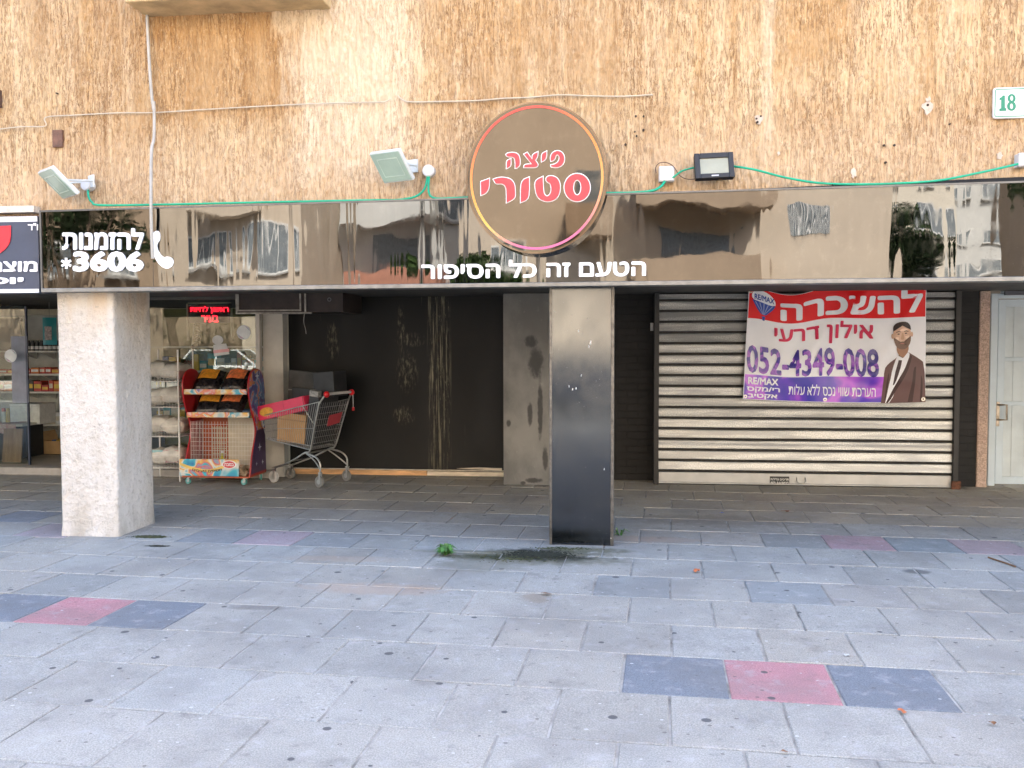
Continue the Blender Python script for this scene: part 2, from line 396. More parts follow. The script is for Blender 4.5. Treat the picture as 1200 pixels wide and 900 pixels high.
def grow(poly, d):
    p = [np.array(q, float) for q in poly]; n = len(p); out = []
    ar = sum(p[i][0]*p[(i+1) % n][1]-p[(i+1) % n][0]*p[i][1] for i in range(n)); sg = 1 if ar > 0 else -1
    for i in range(n):
        e1 = p[i]-p[i-1]; e2 = p[(i+1) % n]-p[i]
        n1 = np.array([e1[1], -e1[0]])/(np.linalg.norm(e1)+1e-9)*sg; n2 = np.array([e2[1], -e2[0]])/(np.linalg.norm(e2)+1e-9)*sg
        b = n1+n2; b = b/(np.linalg.norm(b)+1e-9); k = min(1/max(.45, b@n1), 1.8)
        out.append(p[i]+b*d*k)
    return out

# ================================================================== the setting
SK = R(-2.8)                      # the paving and the street run slightly off the building line
cS, sS = math.cos(SK), math.sin(SK)
def sk(x, y, z=0.): return (x*cS - y*sS, x*sS + y*cS, z)
def unsk(P): return (P[0]*cS+P[1]*sS, -P[0]*sS+P[1]*cS)
STREET = Matrix.Rotation(SK, 4, 'Z')
m_ground = M('packed_earth', (.16, .13, .10), .95, scale=.8, var=.25)
build('ground', MB().box(-600, 600, -600, 600, -.6, -.22), m_ground, kind='structure')
m_asph = M('asphalt', (.055, .054, .053), .85, scale=40, var=.3, bump=.4, bscale=120)
build('road', MB().box(-120, 120, -11.5, -3.3, -.4, -.12, STREET), m_asph, kind='structure')
m_line = M('road_paint', (.75, .74, .70), .7, scale=12, var=.12)
mb = MB()
for i in range(-9, 9): mb.box(i*6., i*6.+3, -7.46, -7.34, -.12, -.114, STREET)
build('lane_markings', mb, m_line, kind='structure')
m_kerb = M('kerb_stone', (.36, .35, .33), .85, scale=5, bump=.3)
mb = MB()
for i in range(-30, 30):
    mb.box(i+.005, i+.995, -3.3, -3.12, -.4, .004, STREET); mb.box(i+.005, i+.995, -11.66, -11.5, -.4, .004, STREET)
build('kerb', mb, m_kerb, kind='structure', bevel=.012)
build('far_pavement', MB().box(-60, 60, -16.5, -11.66, -.4, .0, STREET), M('concrete_paving', (.42, .40, .37), .85, scale=3), kind='structure')

# the near pavement: every slab its own raised block over a bed of mortar
bed = MB().box(-40, 40, -3.12, 14.2, -.4, -.006, STREET)
build('mortar_bed', bed, M('mortar', (.14, .13, .115), .9, scale=5, col2=(.46, .45, .42), bump=.3), kind='structure')
PW, PD, Y0 = .49, .53, 4.172
vs, fs, tint = [], [], []
def slab(x0, x1, y0, y1, col):
    g = .0042; x0 += g+rng.uniform(0, .002); x1 -= g+rng.uniform(0, .002); y0 += g+rng.uniform(0, .002); y1 -= g+rng.uniform(0, .002)
    z = rng.uniform(-.0015, .0015); tx, ty = rng.uniform(-.0022, .0022), rng.uniform(-.0022, .0022)
    b = .005; n = len(vs); j = lambda: rng.uniform(-.0018, .0018)
    def q(x, y, dz): return sk(x, y, z + dz + tx*(x-x0)/.5*1 + ty*(y-y0)/.5)
    for (ax, ay) in ((x0, y0), (x1, y0), (x1, y1), (x0, y1)): vs.append(q(ax+j(), ay+j(), -.02))
    for (ax, ay) in ((x0, y0), (x1, y0), (x1, y1), (x0, y1)): vs.append(q(ax+j(), ay+j(), -.004))
    for (ax, ay) in ((x0+b, y0+b), (x1-b, y0+b), (x1-b, y1-b), (x0+b, y1-b)): vs.append(q(ax, ay, 0))
    F = [(8, 9, 10, 11)] + [(i, (i+1) % 4, (i+1) % 4+4, i+4) for i in range(4)] + [(i+4, (i+1) % 4+4, (i+1) % 4+8, i+8) for i in range(4)]
    for f in F: fs.append(tuple(a+n for a in f)); tint.append(col)
RED, DARK = (.44, .215, .235), (.175, .197, .225)
special = {}
def mark(x, y, col): special.setdefault(None, []).append((*unsk(gp(x, y)), col))
for (x, y, c) in ((790, 790, DARK), (915, 798, RED), (1045, 806, DARK), (95, 715, RED), (30, 711, DARK), (172, 718, DARK),
                  (988, 631, (.36, .25, .265)), (1060, 634, (.24, .265, .27)), (905, 627, (.265, .27, .26)), (1142, 634, (.34, .27, .275)), (340, 629, (.38, .31, .325)),
                  (285, 627, (.275, .285, .285)), (400, 633, (.28, .287, .28)), (918, 689, (.27, .285, .285)), (740, 683, (.285, .297, .29)), (60, 622, (.38, .32, .33)), (30, 601, (.25, .27, .30))):
    mark(x, y, c)
k0 = int(math.floor((-3.1-Y0)/PD))
for k in range(k0, 19):
    ya, yb = Y0+PD*k, Y0+PD*(k+1)
    if ya < -3.12: ya = -3.115
    off = rng.uniform(-.03, .03) + (PW/2 if k % 2 else 0) - .18
    wd = PW
    if k == 0: off, wd = -.182, .4915
    if k == 1: off, wd = -3.69, .468
    if k == 2: off = -.19
    n0 = int(-17/wd)
    for i in range(n0, -n0):
        xa, xb = off+wd*i, off+wd*(i+1)
        b = rng.gauss(1, .035); hue = rng.gauss(0, .005)
        base = (.345*b+hue, .338*b, .308*b-hue)
        if k >= 8: base = tuple(q*1.02 for q in (base[0]*1.06, base[1]*.99, base[2]*.88))  # warm tint put into the rows under the overhang to imitate the light there
        if rng.random() < .04: base = tuple(q*.90 for q in base)
        if rng.random() < .05: base = (base[0]*1.02, base[1]*.99, base[2]*.98)
        for (sx, sy, c) in special[None]:
            if xa <= sx < xb and ya <= sy < yb: base = c
        slab(xa, xb, ya, yb, base)
mb = MB(); mb.add(vs, fs)
def stn(px, py, rx, ry, c, st_): q = gp(px, py); return (q[0], q[1], rx, ry, c, st_)
STAINS = [stn(628, 655, .75, .20, (.13, .125, .085), .75), stn(632, 650, .50, .22, (.012, .014, .008), .97), stn(575, 652, .35, .12, (.05, .055, .03), .85), stn(690, 645, .35, .10, (.10, .10, .06), .8), stn(600, 648, .9, .09, (.17, .165, .12), .7), stn(560, 662, .35, .25, (.20, .195, .16), .6), stn(176, 629, .17, .055, (.085, .10, .025), .85), stn(184, 640, .10, .03, (.03, .035, .02), .9),
          stn(630, 700, .10, .12, (.22, .17, .12), .5), stn(840, 610, .8, .3, (.15, .135, .115), .5), stn(1075, 670, .10, .07, (.08, .08, .08), .7), stn(760, 632, .5, .12, (.33, .25, .20), .5), stn(300, 712, .22, .06, (.12, .11, .105), .5), stn(440, 690, .5, .16, (.42, .30, .22), .4), stn(400, 655, .5, .1, (.42, .30, .22), .3)]
pav = build('pavement', mb, mat_paver(), kind='structure')
ca = pav.data.color_attributes.new('tint', 'FLOAT_COLOR', 'CORNER')
arr = np.ones((len(pav.data.loops), 4), np.float32); i = 0
for p, c in zip(pav.data.polygons, tint):
    arr[p.loop_start:p.loop_start+p.loop_total, :3] = c
ca.data.foreach_set('color', arr.ravel())

# ------------------------------------------------------------------ the apartment building
bld = thing('apartment_building', 'tan apartment house of rough scratched render above the dark shopfronts', 'building', (0, 7.2, 0))
FAC = 7.2
m_fac = mat_facade()
XS = pp(53, 120, FAC)[0]
def ridged(x0, x1, z0, z1, Y, nx, nz):
    # trowelled vertical ridges: short strokes of random height, a real relief of up to a centimetre
    def lattice(nx_, nz_): return nrg.random((nz_+2, nx_+2))
    def samp(l, U, Vv):
        h, w_ = l.shape; u = U*(w_-2); v = Vv*(h-2); i = u.astype(int); j = v.astype(int); a = u-i; b = v-j
        a = a*a*(3-2*a)
        return (l[j, i]*(1-a)*(1-b)+l[j, i+1]*a*(1-b)+l[j+1, i]*(1-a)*b+l[j+1, i+1]*a*b)
    U, Vv = np.meshgrid(np.linspace(0, 1, nx+1), np.linspace(0, 1, nz+1))
    W, Hh = x1-x0, z1-z0
    h = .6*samp(lattice(int(W*42), int(Hh*9)), U, Vv) + .55*samp(lattice(int(W*80), int(Hh*26)), U, Vv) + .30*samp(lattice(int(W*140), int(Hh*70)), U, Vv) + .3*samp(lattice(int(W*5), int(Hh*3)), U, Vv)
    h = np.clip((h-.62)*1.5, 0, 1.2)
    X = x0+W*U; Z = z0+Hh*Vv; Yy = Y-.022*h
    v = np.stack([X, Yy, Z], -1).reshape(-1, 3)
    idx = np.arange((nx+1)*(nz+1)).reshape(nz+1, nx+1)
    f = np.stack([idx[:-1, :-1], idx[:-1, 1:], idx[1:, 1:], idx[1:, :-1]], -1).reshape(-1, 4)
    mb = MB(); mb.v = [tuple(p) for p in v]; mb.f = [tuple(q) for q in f.tolist()]; mb.sm = [True]*len(mb.f)
    return mb
build('facade', ridged(XS, 3.9, 2.3, 4.75, FAC, 1200, 240), m_fac, bld)
build('facade', ridged(-6.2, XS-.002, 2.3, 4.75, FAC+.05, 190, 240), m_fac, bld)
m_pl = M('plain_render', (.50, .34, .2), .9, scale=3, stretch=(3, 3, .3), bump=.5)
mb = MB(); mb.box(-14, 14, FAC+.06, 19, 2.172, 11.0); build('upper_storeys', mb, m_pl, bld)
mb = MB(); mb.box(3.902, 13.99, FAC-.01, FAC+.055, 2.3, 10.9); mb.box(-13.99, -6.202, FAC-.01, FAC+.055, 2.3, 10.9); mb.box(-6.202, 3.902, FAC-.01, FAC+.055, 4.76, 10.9)
build('upper_wall', mb, m_fac, bld)
build('soffit', MB().box(-13.9, 13.9, FAC+.07, 14.2, 2.15, 2.169), M('dark_soffit', (.08, .077, .07), .8, var=.2), bld)
# the slab at the top edge of the picture
A = pp(172, 16, FAC); B2 = pp(388, 3, FAC)
build('window_ledge', MB().box(A[0], B2[0], FAC-.34, FAC+.02, A[2]-.03, A[2]+.3), M('ledge_render', (.52, .38, .2), .9, var=.2, scale=5, bump=.4), bld, bevel=.012)
A = pp(-3, 125, FAC)
build('wall_bracket', MB().box(A[0]-.2, A[0]+.02, FAC-.05, FAC+.07, A[2], A[2]+.14), M('rusty_iron', (.10, .055, .04), .8, var=.3, scale=14), bld)
A = pp(70, 163, FAC); build('wall_plate', MB().box(A[0]-.048, A[0]+.042, FAC-.03, FAC+.01, A[2]-.072, A[2]+.07), M('brown_plate', (.13, .06, .035), .6, var=.3, scale=20), bld, bevel=.006)
A = pp(0, 250, FAC); B2 = pp(47, 244, FAC)
build('edge_strip', MB().box(A[0]-1.2, B2[0]-.01, FAC-.07, FAC+.02, A[2]-.005, B2[2]+.012), M('pale_strip', (.68, .60, .5), .8, var=.15, scale=20), bld)
# fixing plugs and patches left on the render where signs were taken off
m_patch = M('filler_patch', (.55, .45, .36), .9, var=.12, scale=30); m_hole = M('plug_hole', (.05, .035, .025), .9)
for (x, y, r) in ((1086, 126, 1.0), (889, 140, .8), (1087, 118, .5), (912, 180, .35), (1170, 183, .6), (1000, 203, .7)):
    A = pp(x, y, FAC); r *= .034
    poly = [(r*(1+rng.uniform(-.45, .35))*math.cos(a), r*1.4*(1+rng.uniform(-.45, .35))*math.sin(a)) for a in [i*math.pi/7 for i in range(14)]]
    build('filler_patch', MB().prism(poly, (A[0], FAC-.021, A[2]), (1, 0, 0), (0, 0, 1), (0, 1, 0), .02), m_patch, bld)
for (x, y) in ((886, 140), (891, 137), (887, 144), (1086, 124), (745, 137), (754, 137), (744, 155), (746, 160), (754, 153), (1035, 171), (1047, 171), (1037, 191), (1112, 146), (733, 170), (68, 110)):
    A = pp(x, y, FAC); build('plug_hole', MB().tube([(A[0], FAC-.027, A[2]), (A[0], FAC, A[2])], rng.uniform(.006, .010), 8, smooth=False), m_hole, bld)

# rear walls under the overhang
YB = 11.05
m_brick = mat_brick()
Xb0, Xb1 = pp(590, 450, YB)[0], pp(770, 450, 10.62)[0]
build('rear_wall', MB().box(-4.04, Xb0+.4, YB+.02, YB+.25, -.05, 2.149), M('dark_wall', (.03, .03, .03), .8), bld)
build('brick_wall', MB().box(Xb0+.2, Xb1+.02, 10.72, 10.9, -.05, 2.148), m_brick, bld)
Xp0, Xp1 = pp(1118, 450, 10.6)[0], pp(1146, 450, 10.6)[0]
build('brick_pier', MB().box(Xp0, Xp1, 10.6, 11.0, -.05, 2.148), m_brick, bld)
build('wall_above_shutter', MB().box(Xb1+.02, Xp0, 10.75, 11.0, -.05, 2.147), M('dark_wall', (.03, .03, .03)), bld)
A, B2 = pp(1146.5, 450, 10.58), pp(1159, 450, 10.58)
build('door_jamb', MB().box(A[0], B2[0], 10.58, 11.0, -.05, 2.148), M('pink_pebble_render', (.44, .33, .27), .95, scale=70, var=.3, bump=1., bscale=90), bld, bevel=.012)
build('side_wall', MB().box(B2[0]+1.24, 13.9, 10.75, 11., -.05, 2.148), m_fac, bld)
# the shop's room behind the left glass
m_room = M('shop_wall', (.66, .64, .54), .8, var=.08); XW = -4.05
build('shop_room', MB().box(-10, XW, 14., 14.15, -.05, 2.148).box(-10.15, -10, 10.5, 14.15, -.05, 2.148).box(XW, XW+.08, 10.62, 14.15, -.05, 2.148), m_room, bld)
build('shop_floor', MB().box(-10, XW, 10.42, 14.2, -.05, .085), M('stone_threshold', (.34, .31, .27), .6, var=.12, scale=5), bld, bevel=.01)
build('side_wall', MB().box(-13.9, -10.16, 10.5, 10.7, -.05, 2.148), m_fac, bld)

# ------------------------------------------------------------------ whitewashed pillar
a, b, c = gp(71, 628), gp(134.8, 628.5), gp(185, 612)
px0, px1, py0, py1 = a[0], b[0], (a[1]+b[1])/2, (a[1]+b[1])/2+.60
px1 = px0 + .50
def pillar_mesh():
    me = MB()
    N = 44; prof = []
    L2 = [(px0, py0), (px1, py0), (px1, py1), (px0, py1)]
    for i in range(4):
        p, q = np.array(L2[i]), np.array(L2[(i+1) % 4])
        for k in range(18): prof.append(p+(q-p)*k/18)
    n = len(prof); cx, cy = (px0+px1)/2, (py0+py1)/2
    noise = nrg.normal(0, 1, (N+1, n)); 
    for _ in range(2): noise = (noise+np.roll(noise, 1, 1)+np.roll(noise, -1, 1)+np.roll(noise, 1, 0)+np.roll(noise, -1, 0))/5*1.25
    vs = []
    for j in range(N+1):
        z = -.03+(2.16+.03)*j/N
        flare = 1+.03*max(0, 1-z/.12)
        for i, p in enumerate(prof):
            d = np.array([p[0]-cx, p[1]-cy]); corner = 1-.008*(1 if i % 18 == 0 else 0)
            k = flare*corner*(1+.010*noise[j, i])
            vs.append((cx+d[0]*k, cy+d[1]*k, z))
    fs = [(j*n+i, j*n+(i+1) % n, (j+1)*n+(i+1) % n, (j+1)*n+i) for j in range(N) for i in range(n)]
    return me.add(vs, fs, True)
def mat_pillar():
    n = NT('whitewashed_plaster'); P = n.xyz()
    d = n.noise(n.map((2.5, 2.5, 1.2)), 1., 6, .65); f = n.noise(n.map(), 26, 5, .7)
    c = n.mix(n.ss(d, .35, .7), (.74, .68, .60), (.61, .54, .45)); c = n.mix(n.ss(f, .53, .68, 0, .6), c, (.46, .395, .31)); c = n.mix(n.ss(n.noise(n.map((1, 1, .6), (3, 3, 1)), 5., 6, .7), .56, .68, 0, .5), c, (.52, .45, .35))
    ru = n.math('MULTIPLY', n.ss(P[2], 1.55, 2.1), n.ss(n.noise(n.map((7, 7, .8)), 1., 4), .42, .62))
    c = n.mix(n.math('MULTIPLY', ru, .6), c, (.66, .46, .26))
    ft = n.math('MULTIPLY', n.ss(P[2], .30, .0), n.ss(d, .3, .6)); c = n.mix(n.math('MULTIPLY', ft, .6), c, (.40, .35, .28))
    ch_ = n.ss(n.noise(n.map((1, 1, .8), (2, 5, 1)), 9., 5, .7), .66, .69, 0, .75); c = n.mix(ch_, c, (.47, .41, .33))
    scr = n.ss(n.noise(n.map((30, 30, 2.5), (5, 0, 0)), 1., 4), .68, .72, 0, .5); c = n.mix(scr, c, (.42, .38, .33))
    n.bump(n.math('ADD', f, n.noise(n.map(), 7, 4)), 1., .03)
    return n.set(Base_Color=c, Roughness=.95, Specular_IOR_Level=.2)
o = build('concrete_pillar', pillar_mesh(), mat_pillar())
tag(o, 'square rough whitewashed concrete pillar under the left end of the sign', 'pillar')
md = o.modifiers.new('soft', 'SUBSURF'); md.levels = md.render_levels = 1

# ------------------------------------------------------------------ column clad in dark metal
a, b = gp(644, 637.5), gp(719, 641); cy0 = (a[1]+b[1])/2; cx0, cx1 = a[0], b[0]
col = thing('clad_column', 'square column clad in glossy dark metal sheet beside the black boards', 'column', ((cx0+cx1)/2, cy0+.25, 0))
m_col = mat_column()
build('front_sheet', MB().box(cx0+.022, cx1-.026, cy0, cy0+.02, .006, 2.16), m_col, col)
build('core', MB().box(cx0+.012, cx1-.016, cy0+.021, cy0+.5, .0, 2.16), M('dark_metal_side', (.10, .11, .12), .35, .9), col)
m_edge = M('worn_metal_edge', (.13, .125, .115), .38, .85, scale=20, var=.25)
build('corner_trim', MB().box(cx0, cx0+.021, cy0-.005, cy0+.5, .003, 2.158), m_edge, col, bevel=.004)
build('corner_trim', MB().box(cx1-.025, cx1, cy0-.005, cy0+.5, .003, 2.158), m_edge, col, bevel=.004)
mb = MB()
for (x, y, r) in ((692, 402, .009), (690, 406, .007), (678, 388, .006), (681, 440, .006), (675, 455, .008), (671, 456, .008), (667, 453, .006), (708, 550, .006), (716, 630, .008)):
    A = pp(x, y, cy0); mb.tube([(A[0], cy0-.0015, A[2]-r), (A[0]+rng.uniform(-.004, .004), cy0-.0015, A[2]+r*rng.uniform(.8, 2))], [r*.6, r*.35], 6)
build('paint_spots', mb, M('white_spot', (.7, .68, .62), .7), col)

# ================================================================== signs on the facade
YS = 7.0
m_white = M('white_acrylic', (.82, .82, .84), .35, var=.03)
m_frame = M('grey_aluminium_trim', (.20, .20, .19), .45, .7, var=.15, scale=10)
XL = pp(48, 300, YS)[0]; XR = 4.3
def zt(X):   # upper and lower edge of the long sign
    return 2.66+(X-XL)*.0101
def zb(X): return 2.008+(X-XL)*.0030
sign = thing('shop_sign', 'long mirror black fascia sign with white lettering across the shopfronts', 'shop sign', (XL, YS, 2.02))
def panel(X0, X1, tilt, mat, name='panel'):
    xc = (X0+X1)/2; n = 24
    mb = MB()
    vs = []
    for i in range(n+1):
        X = X0+(X1-X0)*i/n; y = YS+tilt*(X-xc)
        vs += [(X, y, zb(X)+.034), (X, y, zt(X)-.008), (X, YS+.16, zt(X)-.008), (X, YS+.16, zb(X)+.034)]
    fs = []
    for i in range(n):
        for k in range(4): fs.append((i*4+k, i*4+(k+1) % 4, i*4+4+(k+1) % 4, i*4+4+k))
    fs += [(0, 1, 2, 3), (n*4+3, n*4+2, n*4+1, n*4)]
    return build(name, mb.add(vs, fs, False), mat, sign)
xa, xb = pp(179.5, 300, YS)[0], pp(632, 300, YS)[0]
SC = (.078, .079, .080)
panel(XL+.012, xa-.0015, -.002, mat_mirror('mirror_black_sheet', SC, .0016, .012, 1.3))
panel(xa+.0015, xb-.001, .003, mat_mirror('mirror_black_sheet_wavy', SC, .0034, .010, 2.1, (6.5, 6.5, .5)))
panel(xb+.001, XR, -.0035, mat_mirror('mirror_black_sheet_bowed', SC, .0034, .012, 4.4, (4.5, 4.5, .6)))
mb = MB()
def strip(mb, X0, X1, zf, h0, h1, ya, yb):
    mb.prism([(X0, zf(X0)+h0), (X1, zf(X1)+h0), (X1, zf(X1)+h1), (X0, zf(X0)+h1)], (0, ya, 0), (1, 0, 0), (0, 0, 1), (0, 1, 0), yb-ya)
strip(mb, XL, XR, zb, 0, .032, YS-.012, YS+.17)
build('bottom_trim', mb, m_frame, sign, bevel=.003)
mb = MB(); strip(mb, XL, XR, zt, -.007, .006, YS-.008, YS+.17); build('top_trim', mb, M('dark_trim', (.12, .12, .12), .4, .7), sign)
build('end_cap', MB().box(XL-.004, XL+.011, YS-.006, YS+.17, zb(XL)+.033, zt(XL)-.009), M('dark_trim', (.12,)*3), sign)
mb = MB(); X0 = pp(715, 220, YS)[0]; mb.prism([(X0, zt(X0)), (XR, zt(XR)), (XR, zt(XR)+.075), (X0, zt(X0)+.012)], (0, 7.12, 0), (1, 0, 0), (0, 0, 1), (0, 1, 0), .06)
build('dark_top_strip', mb, M('strip_black', (.012, .012, .013), .8), sign)  # thin dark strip above the sign's top edge, taller towards the right
build('seam', MB().box(xb-.004, xb+.004, YS-.003, YS+.02, zb(xb)+.034, zt(xb)-.008), M('dark_trim', (.12,)*3), sign)
build('seam', MB().box(xa-.003, xa+.003, YS-.003, YS+.02, zb(xa)+.034, zt(xa)-.008), M('seam_black', (.02,)*3), sign)
def on(Y):
    def fn(x, y, d): return pp(x, y, Y) - np.array([0, d, 0])
    return fn
def glue(mb, s, x0, x1, yb_, yt_, Y, **k): return letter(mb, s, x0, x1, yb_, yt_, on(Y), **k)
mb = MB(); glue(mb, 'להזמנות', 73.5, 169, 293, 267.5, YS-.002, bold=.034, ext=.008); build('lettering', mb, m_white, sign)
mb = MB(); glue(mb, '3606', 86, 169, 318.6, 294.5, YS-.002, bold=.05, ext=.008)
for k in range(3):
    a_ = k*math.pi/3+.5; C0 = np.array([77.5, 308.5]); u = np.array([math.cos(a_), math.sin(a_)])*6.4; v_ = np.array([-u[1], u[0]])*.22
    poly = [C0+u+v_, C0-u+v_, C0-u-v_, C0+u-v_]
    W = [pp(*q, YS-.003-.0006*k) for q in poly]; n0 = len(mb.v)
    mb.add(W+[p+np.array([0, .004, 0]) for p in W], [(0, 1, 2, 3), (7, 6, 5, 4), (0, 4, 5, 1), (1, 5, 6, 2), (2, 6, 7, 3), (3, 7, 4, 0)])
build('lettering', mb, m_white, sign)
def px_prism(mb, poly, Y, d):       # an outline on the sign with a real thickness d
    W = [pp(x, y, Y)-np.array([0, d, 0]) for x, y in poly]; n = len(W)
    ar = sum(W[i][0]*W[(i+1) % n][2]-W[(i+1) % n][0]*W[i][2] for i in range(n))
    if ar < 0: W = W[::-1]
    return mb.add(W+[p+np.array([0, d*.98, 0]) for p in W], [tuple(range(n)), tuple(range(n, 2*n))[::-1]]+[(i, i+n, (i+1) % n+n, (i+1) % n) for i in range(n)])
ph = [(179, 274), (183, 270.5), (187, 271), (188.3, 276), (188, 282), (185, 285), (184.5, 290), (188, 298), (193, 302), (196, 300.5), (202, 302), (204.3, 307), (202, 312.5), (196.5, 315.3), (190, 313), (183, 305), (178.6, 294), (177.6, 283)]
build('phone_symbol', px_prism(MB(), smooth_poly(ph, 2), YS-.002, .008), m_white, sign)
mb = MB()
def tilted(x, y, d): return pp(x, y-(x-494)*4./263, YS-.002)-np.array([0, d, 0])
letter(mb, 'הטעם זה כל הסיפור', 494, 757, 327.6, 306, tilted, bold=.03, ext=.008); build('lettering', mb, m_white, sign)

# the round pizza sign
dc = pp(628.5, 208.5, 6.86); YD = 6.86
disc = thing('round_sign', 'round bronze mirror sign with coral red lettering and a rainbow rim line', 'round sign', tuple(dc))
rx, rz = .512, .545
def disc_mesh(rx, rz, y0, y1, rings=10, n=72):
    mb = MB(); vs = [(dc[0], y0, dc[2])]; fs = []
    for r in range(1, rings+1):
        for i in range(n):
            a = 2*math.pi*i/n; vs.append((dc[0]+rx*r/rings*math.cos(a), y0, dc[2]+rz*r/rings*math.sin(a)))
    for i in range(n): fs.append((0, 1+i, 1+(i+1) % n))
    for r in range(rings-1):
        for i in range(n): fs.append((1+r*n+i, 1+(r+1)*n+i, 1+(r+1)*n+(i+1) % n, 1+r*n+(i+1) % n))
    return mb.add(vs, fs)
build('disc_face', disc_mesh(rx, rz, YD, YD), mat_mirror('bronze_mirror', (.060, .054, .048), .0016, .02, 7.7, (1.2, 1.2, 1.0)), disc)
build('disc_side', MB().ring((dc[0], YD-.004, dc[2]), (1, 0, 0), (0, 0, 1), (0, 1, 0), (rx+.014, rz+.014), (rx, rz), .16, 96), M('bronze_edge', (.10, .08, .065), .12, 1., var=.2, scale=4), disc)
build('rim_line', MB().ring((dc[0], YD-.002, dc[2]), (1, 0, 0), (0, 0, 1), (0, -1, 0), (rx-.016, rz-.016), (rx-.034, rz-.034), .002, 96),
      mat_ramp('rainbow_line', [(0, (.62, .22, .05)), (.12, (.60, .05, .035)), (.27, (.60, .06, .04)), (.40, (.62, .20, .04)), (.52, (.62, .30, .08)), (.64, (.60, .13, .24)), (.78, (.60, .11, .28)), (.88, (.62, .40, .08)), (1, (.62, .22, .05))]), disc)  # rim colours combine an iridescent print with imitated reflections
Zc = lambda p: (560+p[0]/8.571, 165+p[1]/8.571)
DG = [[(572, 400), (652, 362), (655, 470), (662, 535), (690, 562), (720, 550), (738, 510), (740, 465), (727, 425), (702, 418), (682, 388), (700, 358), (740, 352), (790, 368), (820, 412), (828, 470), (815, 545), (775, 592), (715, 612), (655, 604), (605, 572), (580, 510)],
      [(432, 400), (515, 368), (515, 585), (432, 618)],
      [(158, 388), (200, 372), (270, 368), (335, 388), (368, 435), (374, 500), (374, 580), (290, 620), (290, 490), (272, 443), (235, 428), (180, 433)],
      [(32, 412), (114, 382), (113, 455), (98, 505), (70, 532), (34, 545)],
      [(730, 170), (745, 125), (788, 100), (835, 108), (864, 145), (870, 190), (855, 238), (815, 264), (770, 268), (735, 258), (735, 245), (775, 238), (808, 215), (822, 178), (815, 148), (796, 136), (780, 150), (776, 178), (758, 198), (735, 204)],
      [(640, 132), (690, 108), (688, 162), (672, 194), (642, 208)],
      [(465, 136), (496, 120), (548, 190), (548, 140), (602, 114), (600, 158), (574, 196), (602, 232), (602, 252), (580, 268), (465, 268), (466, 250), (482, 238), (545, 236)],
      [(285, 138), (302, 124), (360, 118), (404, 134), (422, 180), (422, 250), (388, 274), (378, 274), (378, 196), (360, 162), (296, 160)],
      [(290, 200), (330, 184), (330, 256), (290, 276)]]
DG = [smooth_poly(p, 2) for p in DG]
m_red = M('coral_red', (.52, .030, .048), .35, var=.03)
fr, bk = MB(), MB()
for p in DG:
    px_prism(fr, [Zc(q) for q in p], YD-.006, .006); px_prism(bk, [Zc(q) for q in grow(p, 8)], YD-.001, .005)
E_ = lambda cx, cy, a, b, n=48: [Zc((cx+a*math.cos(2*math.pi*i/n), cy+b*math.sin(2*math.pi*i/n))) for i in range(n)]
def px_ring(mb, o_, i_, Y, d):
    n = len(o_); vs = []; fs = []
    for k in range(n):
        vs += [pp(*o_[k], Y)-np.array([0, d, 0]), pp(*i_[k], Y)-np.array([0, d, 0]), pp(*i_[k], Y), pp(*o_[k], Y)]
    for k in range(n):
        j = (k+1) % n
        for q in range(4): fs.append((k*4+q, j*4+q, j*4+(q+1) % 4, k*4+(q+1) % 4))
    mb.add(vs, fs)
px_ring(fr, E_(998, 470, 128, 138), E_(998, 470, 41, 78), YD-.006, .006); px_ring(bk, E_(998, 470, 137, 147), E_(998, 470, 32, 69), YD-.001, .005)
build('lettering', fr, m_red, disc); build('lettering_outline', bk, m_white, disc)

# the neighbour's sign, cut by the picture's left edge
m_navy = M('navy_sign', (.045, .058, .095), .35, var=.1, scale=3)
XN1 = pp(45.5, 300, 7.06)[0]
zn0, zn1 = pp(40, 343.5, 7.06)[2], pp(40, 253, 7.06)[2]
nsg = thing('shop_sign', 'navy blue sign with white edge stripes and a red emblem at the left edge', 'shop sign', (XN1, 7.06, zn0))
build('panel', MB().box(XN1-2.4, XN1, 7.06, 7.2, zn0, zn1), m_navy, nsg, bevel=.003)
mb = MB()
for (ya, yb_) in ((253.6, 259.6), (338.6, 343)): mb.box(XN1-2.4, XN1-.004, 7.054, 7.0585, pp(40, yb_, 7.06)[2], pp(40, ya, 7.06)[2])
build('edge_stripes', mb, m_white, nsg)
px_ = smooth_poly([(-30, 266), (13, 264.5), (12.8, 282), (8, 291), (0, 297), (-12, 302), (-26, 297), (-34, 284)], 2)
build('emblem', px_prism(MB(), px_, 7.056, .004), M('sign_red', (.75, .02, .035), .35), nsg)
mb = MB(); glue(mb, 'מוצרי', -17, 44.5, 318.5, 306, 7.056, bold=.035, ext=.003); build('lettering', mb, m_white, nsg); mb = MB(); glue(mb, 'יוסי', -22, 28, 333, 325, 7.056, bold=.05, ext=.003); build('lettering', mb, m_white, nsg); mb = MB(); glue(mb, 'ו"ד', 33, 45, 270, 261.5, 7.056, bold=.02, ext=.003)
build('lettering', mb, m_white, nsg)

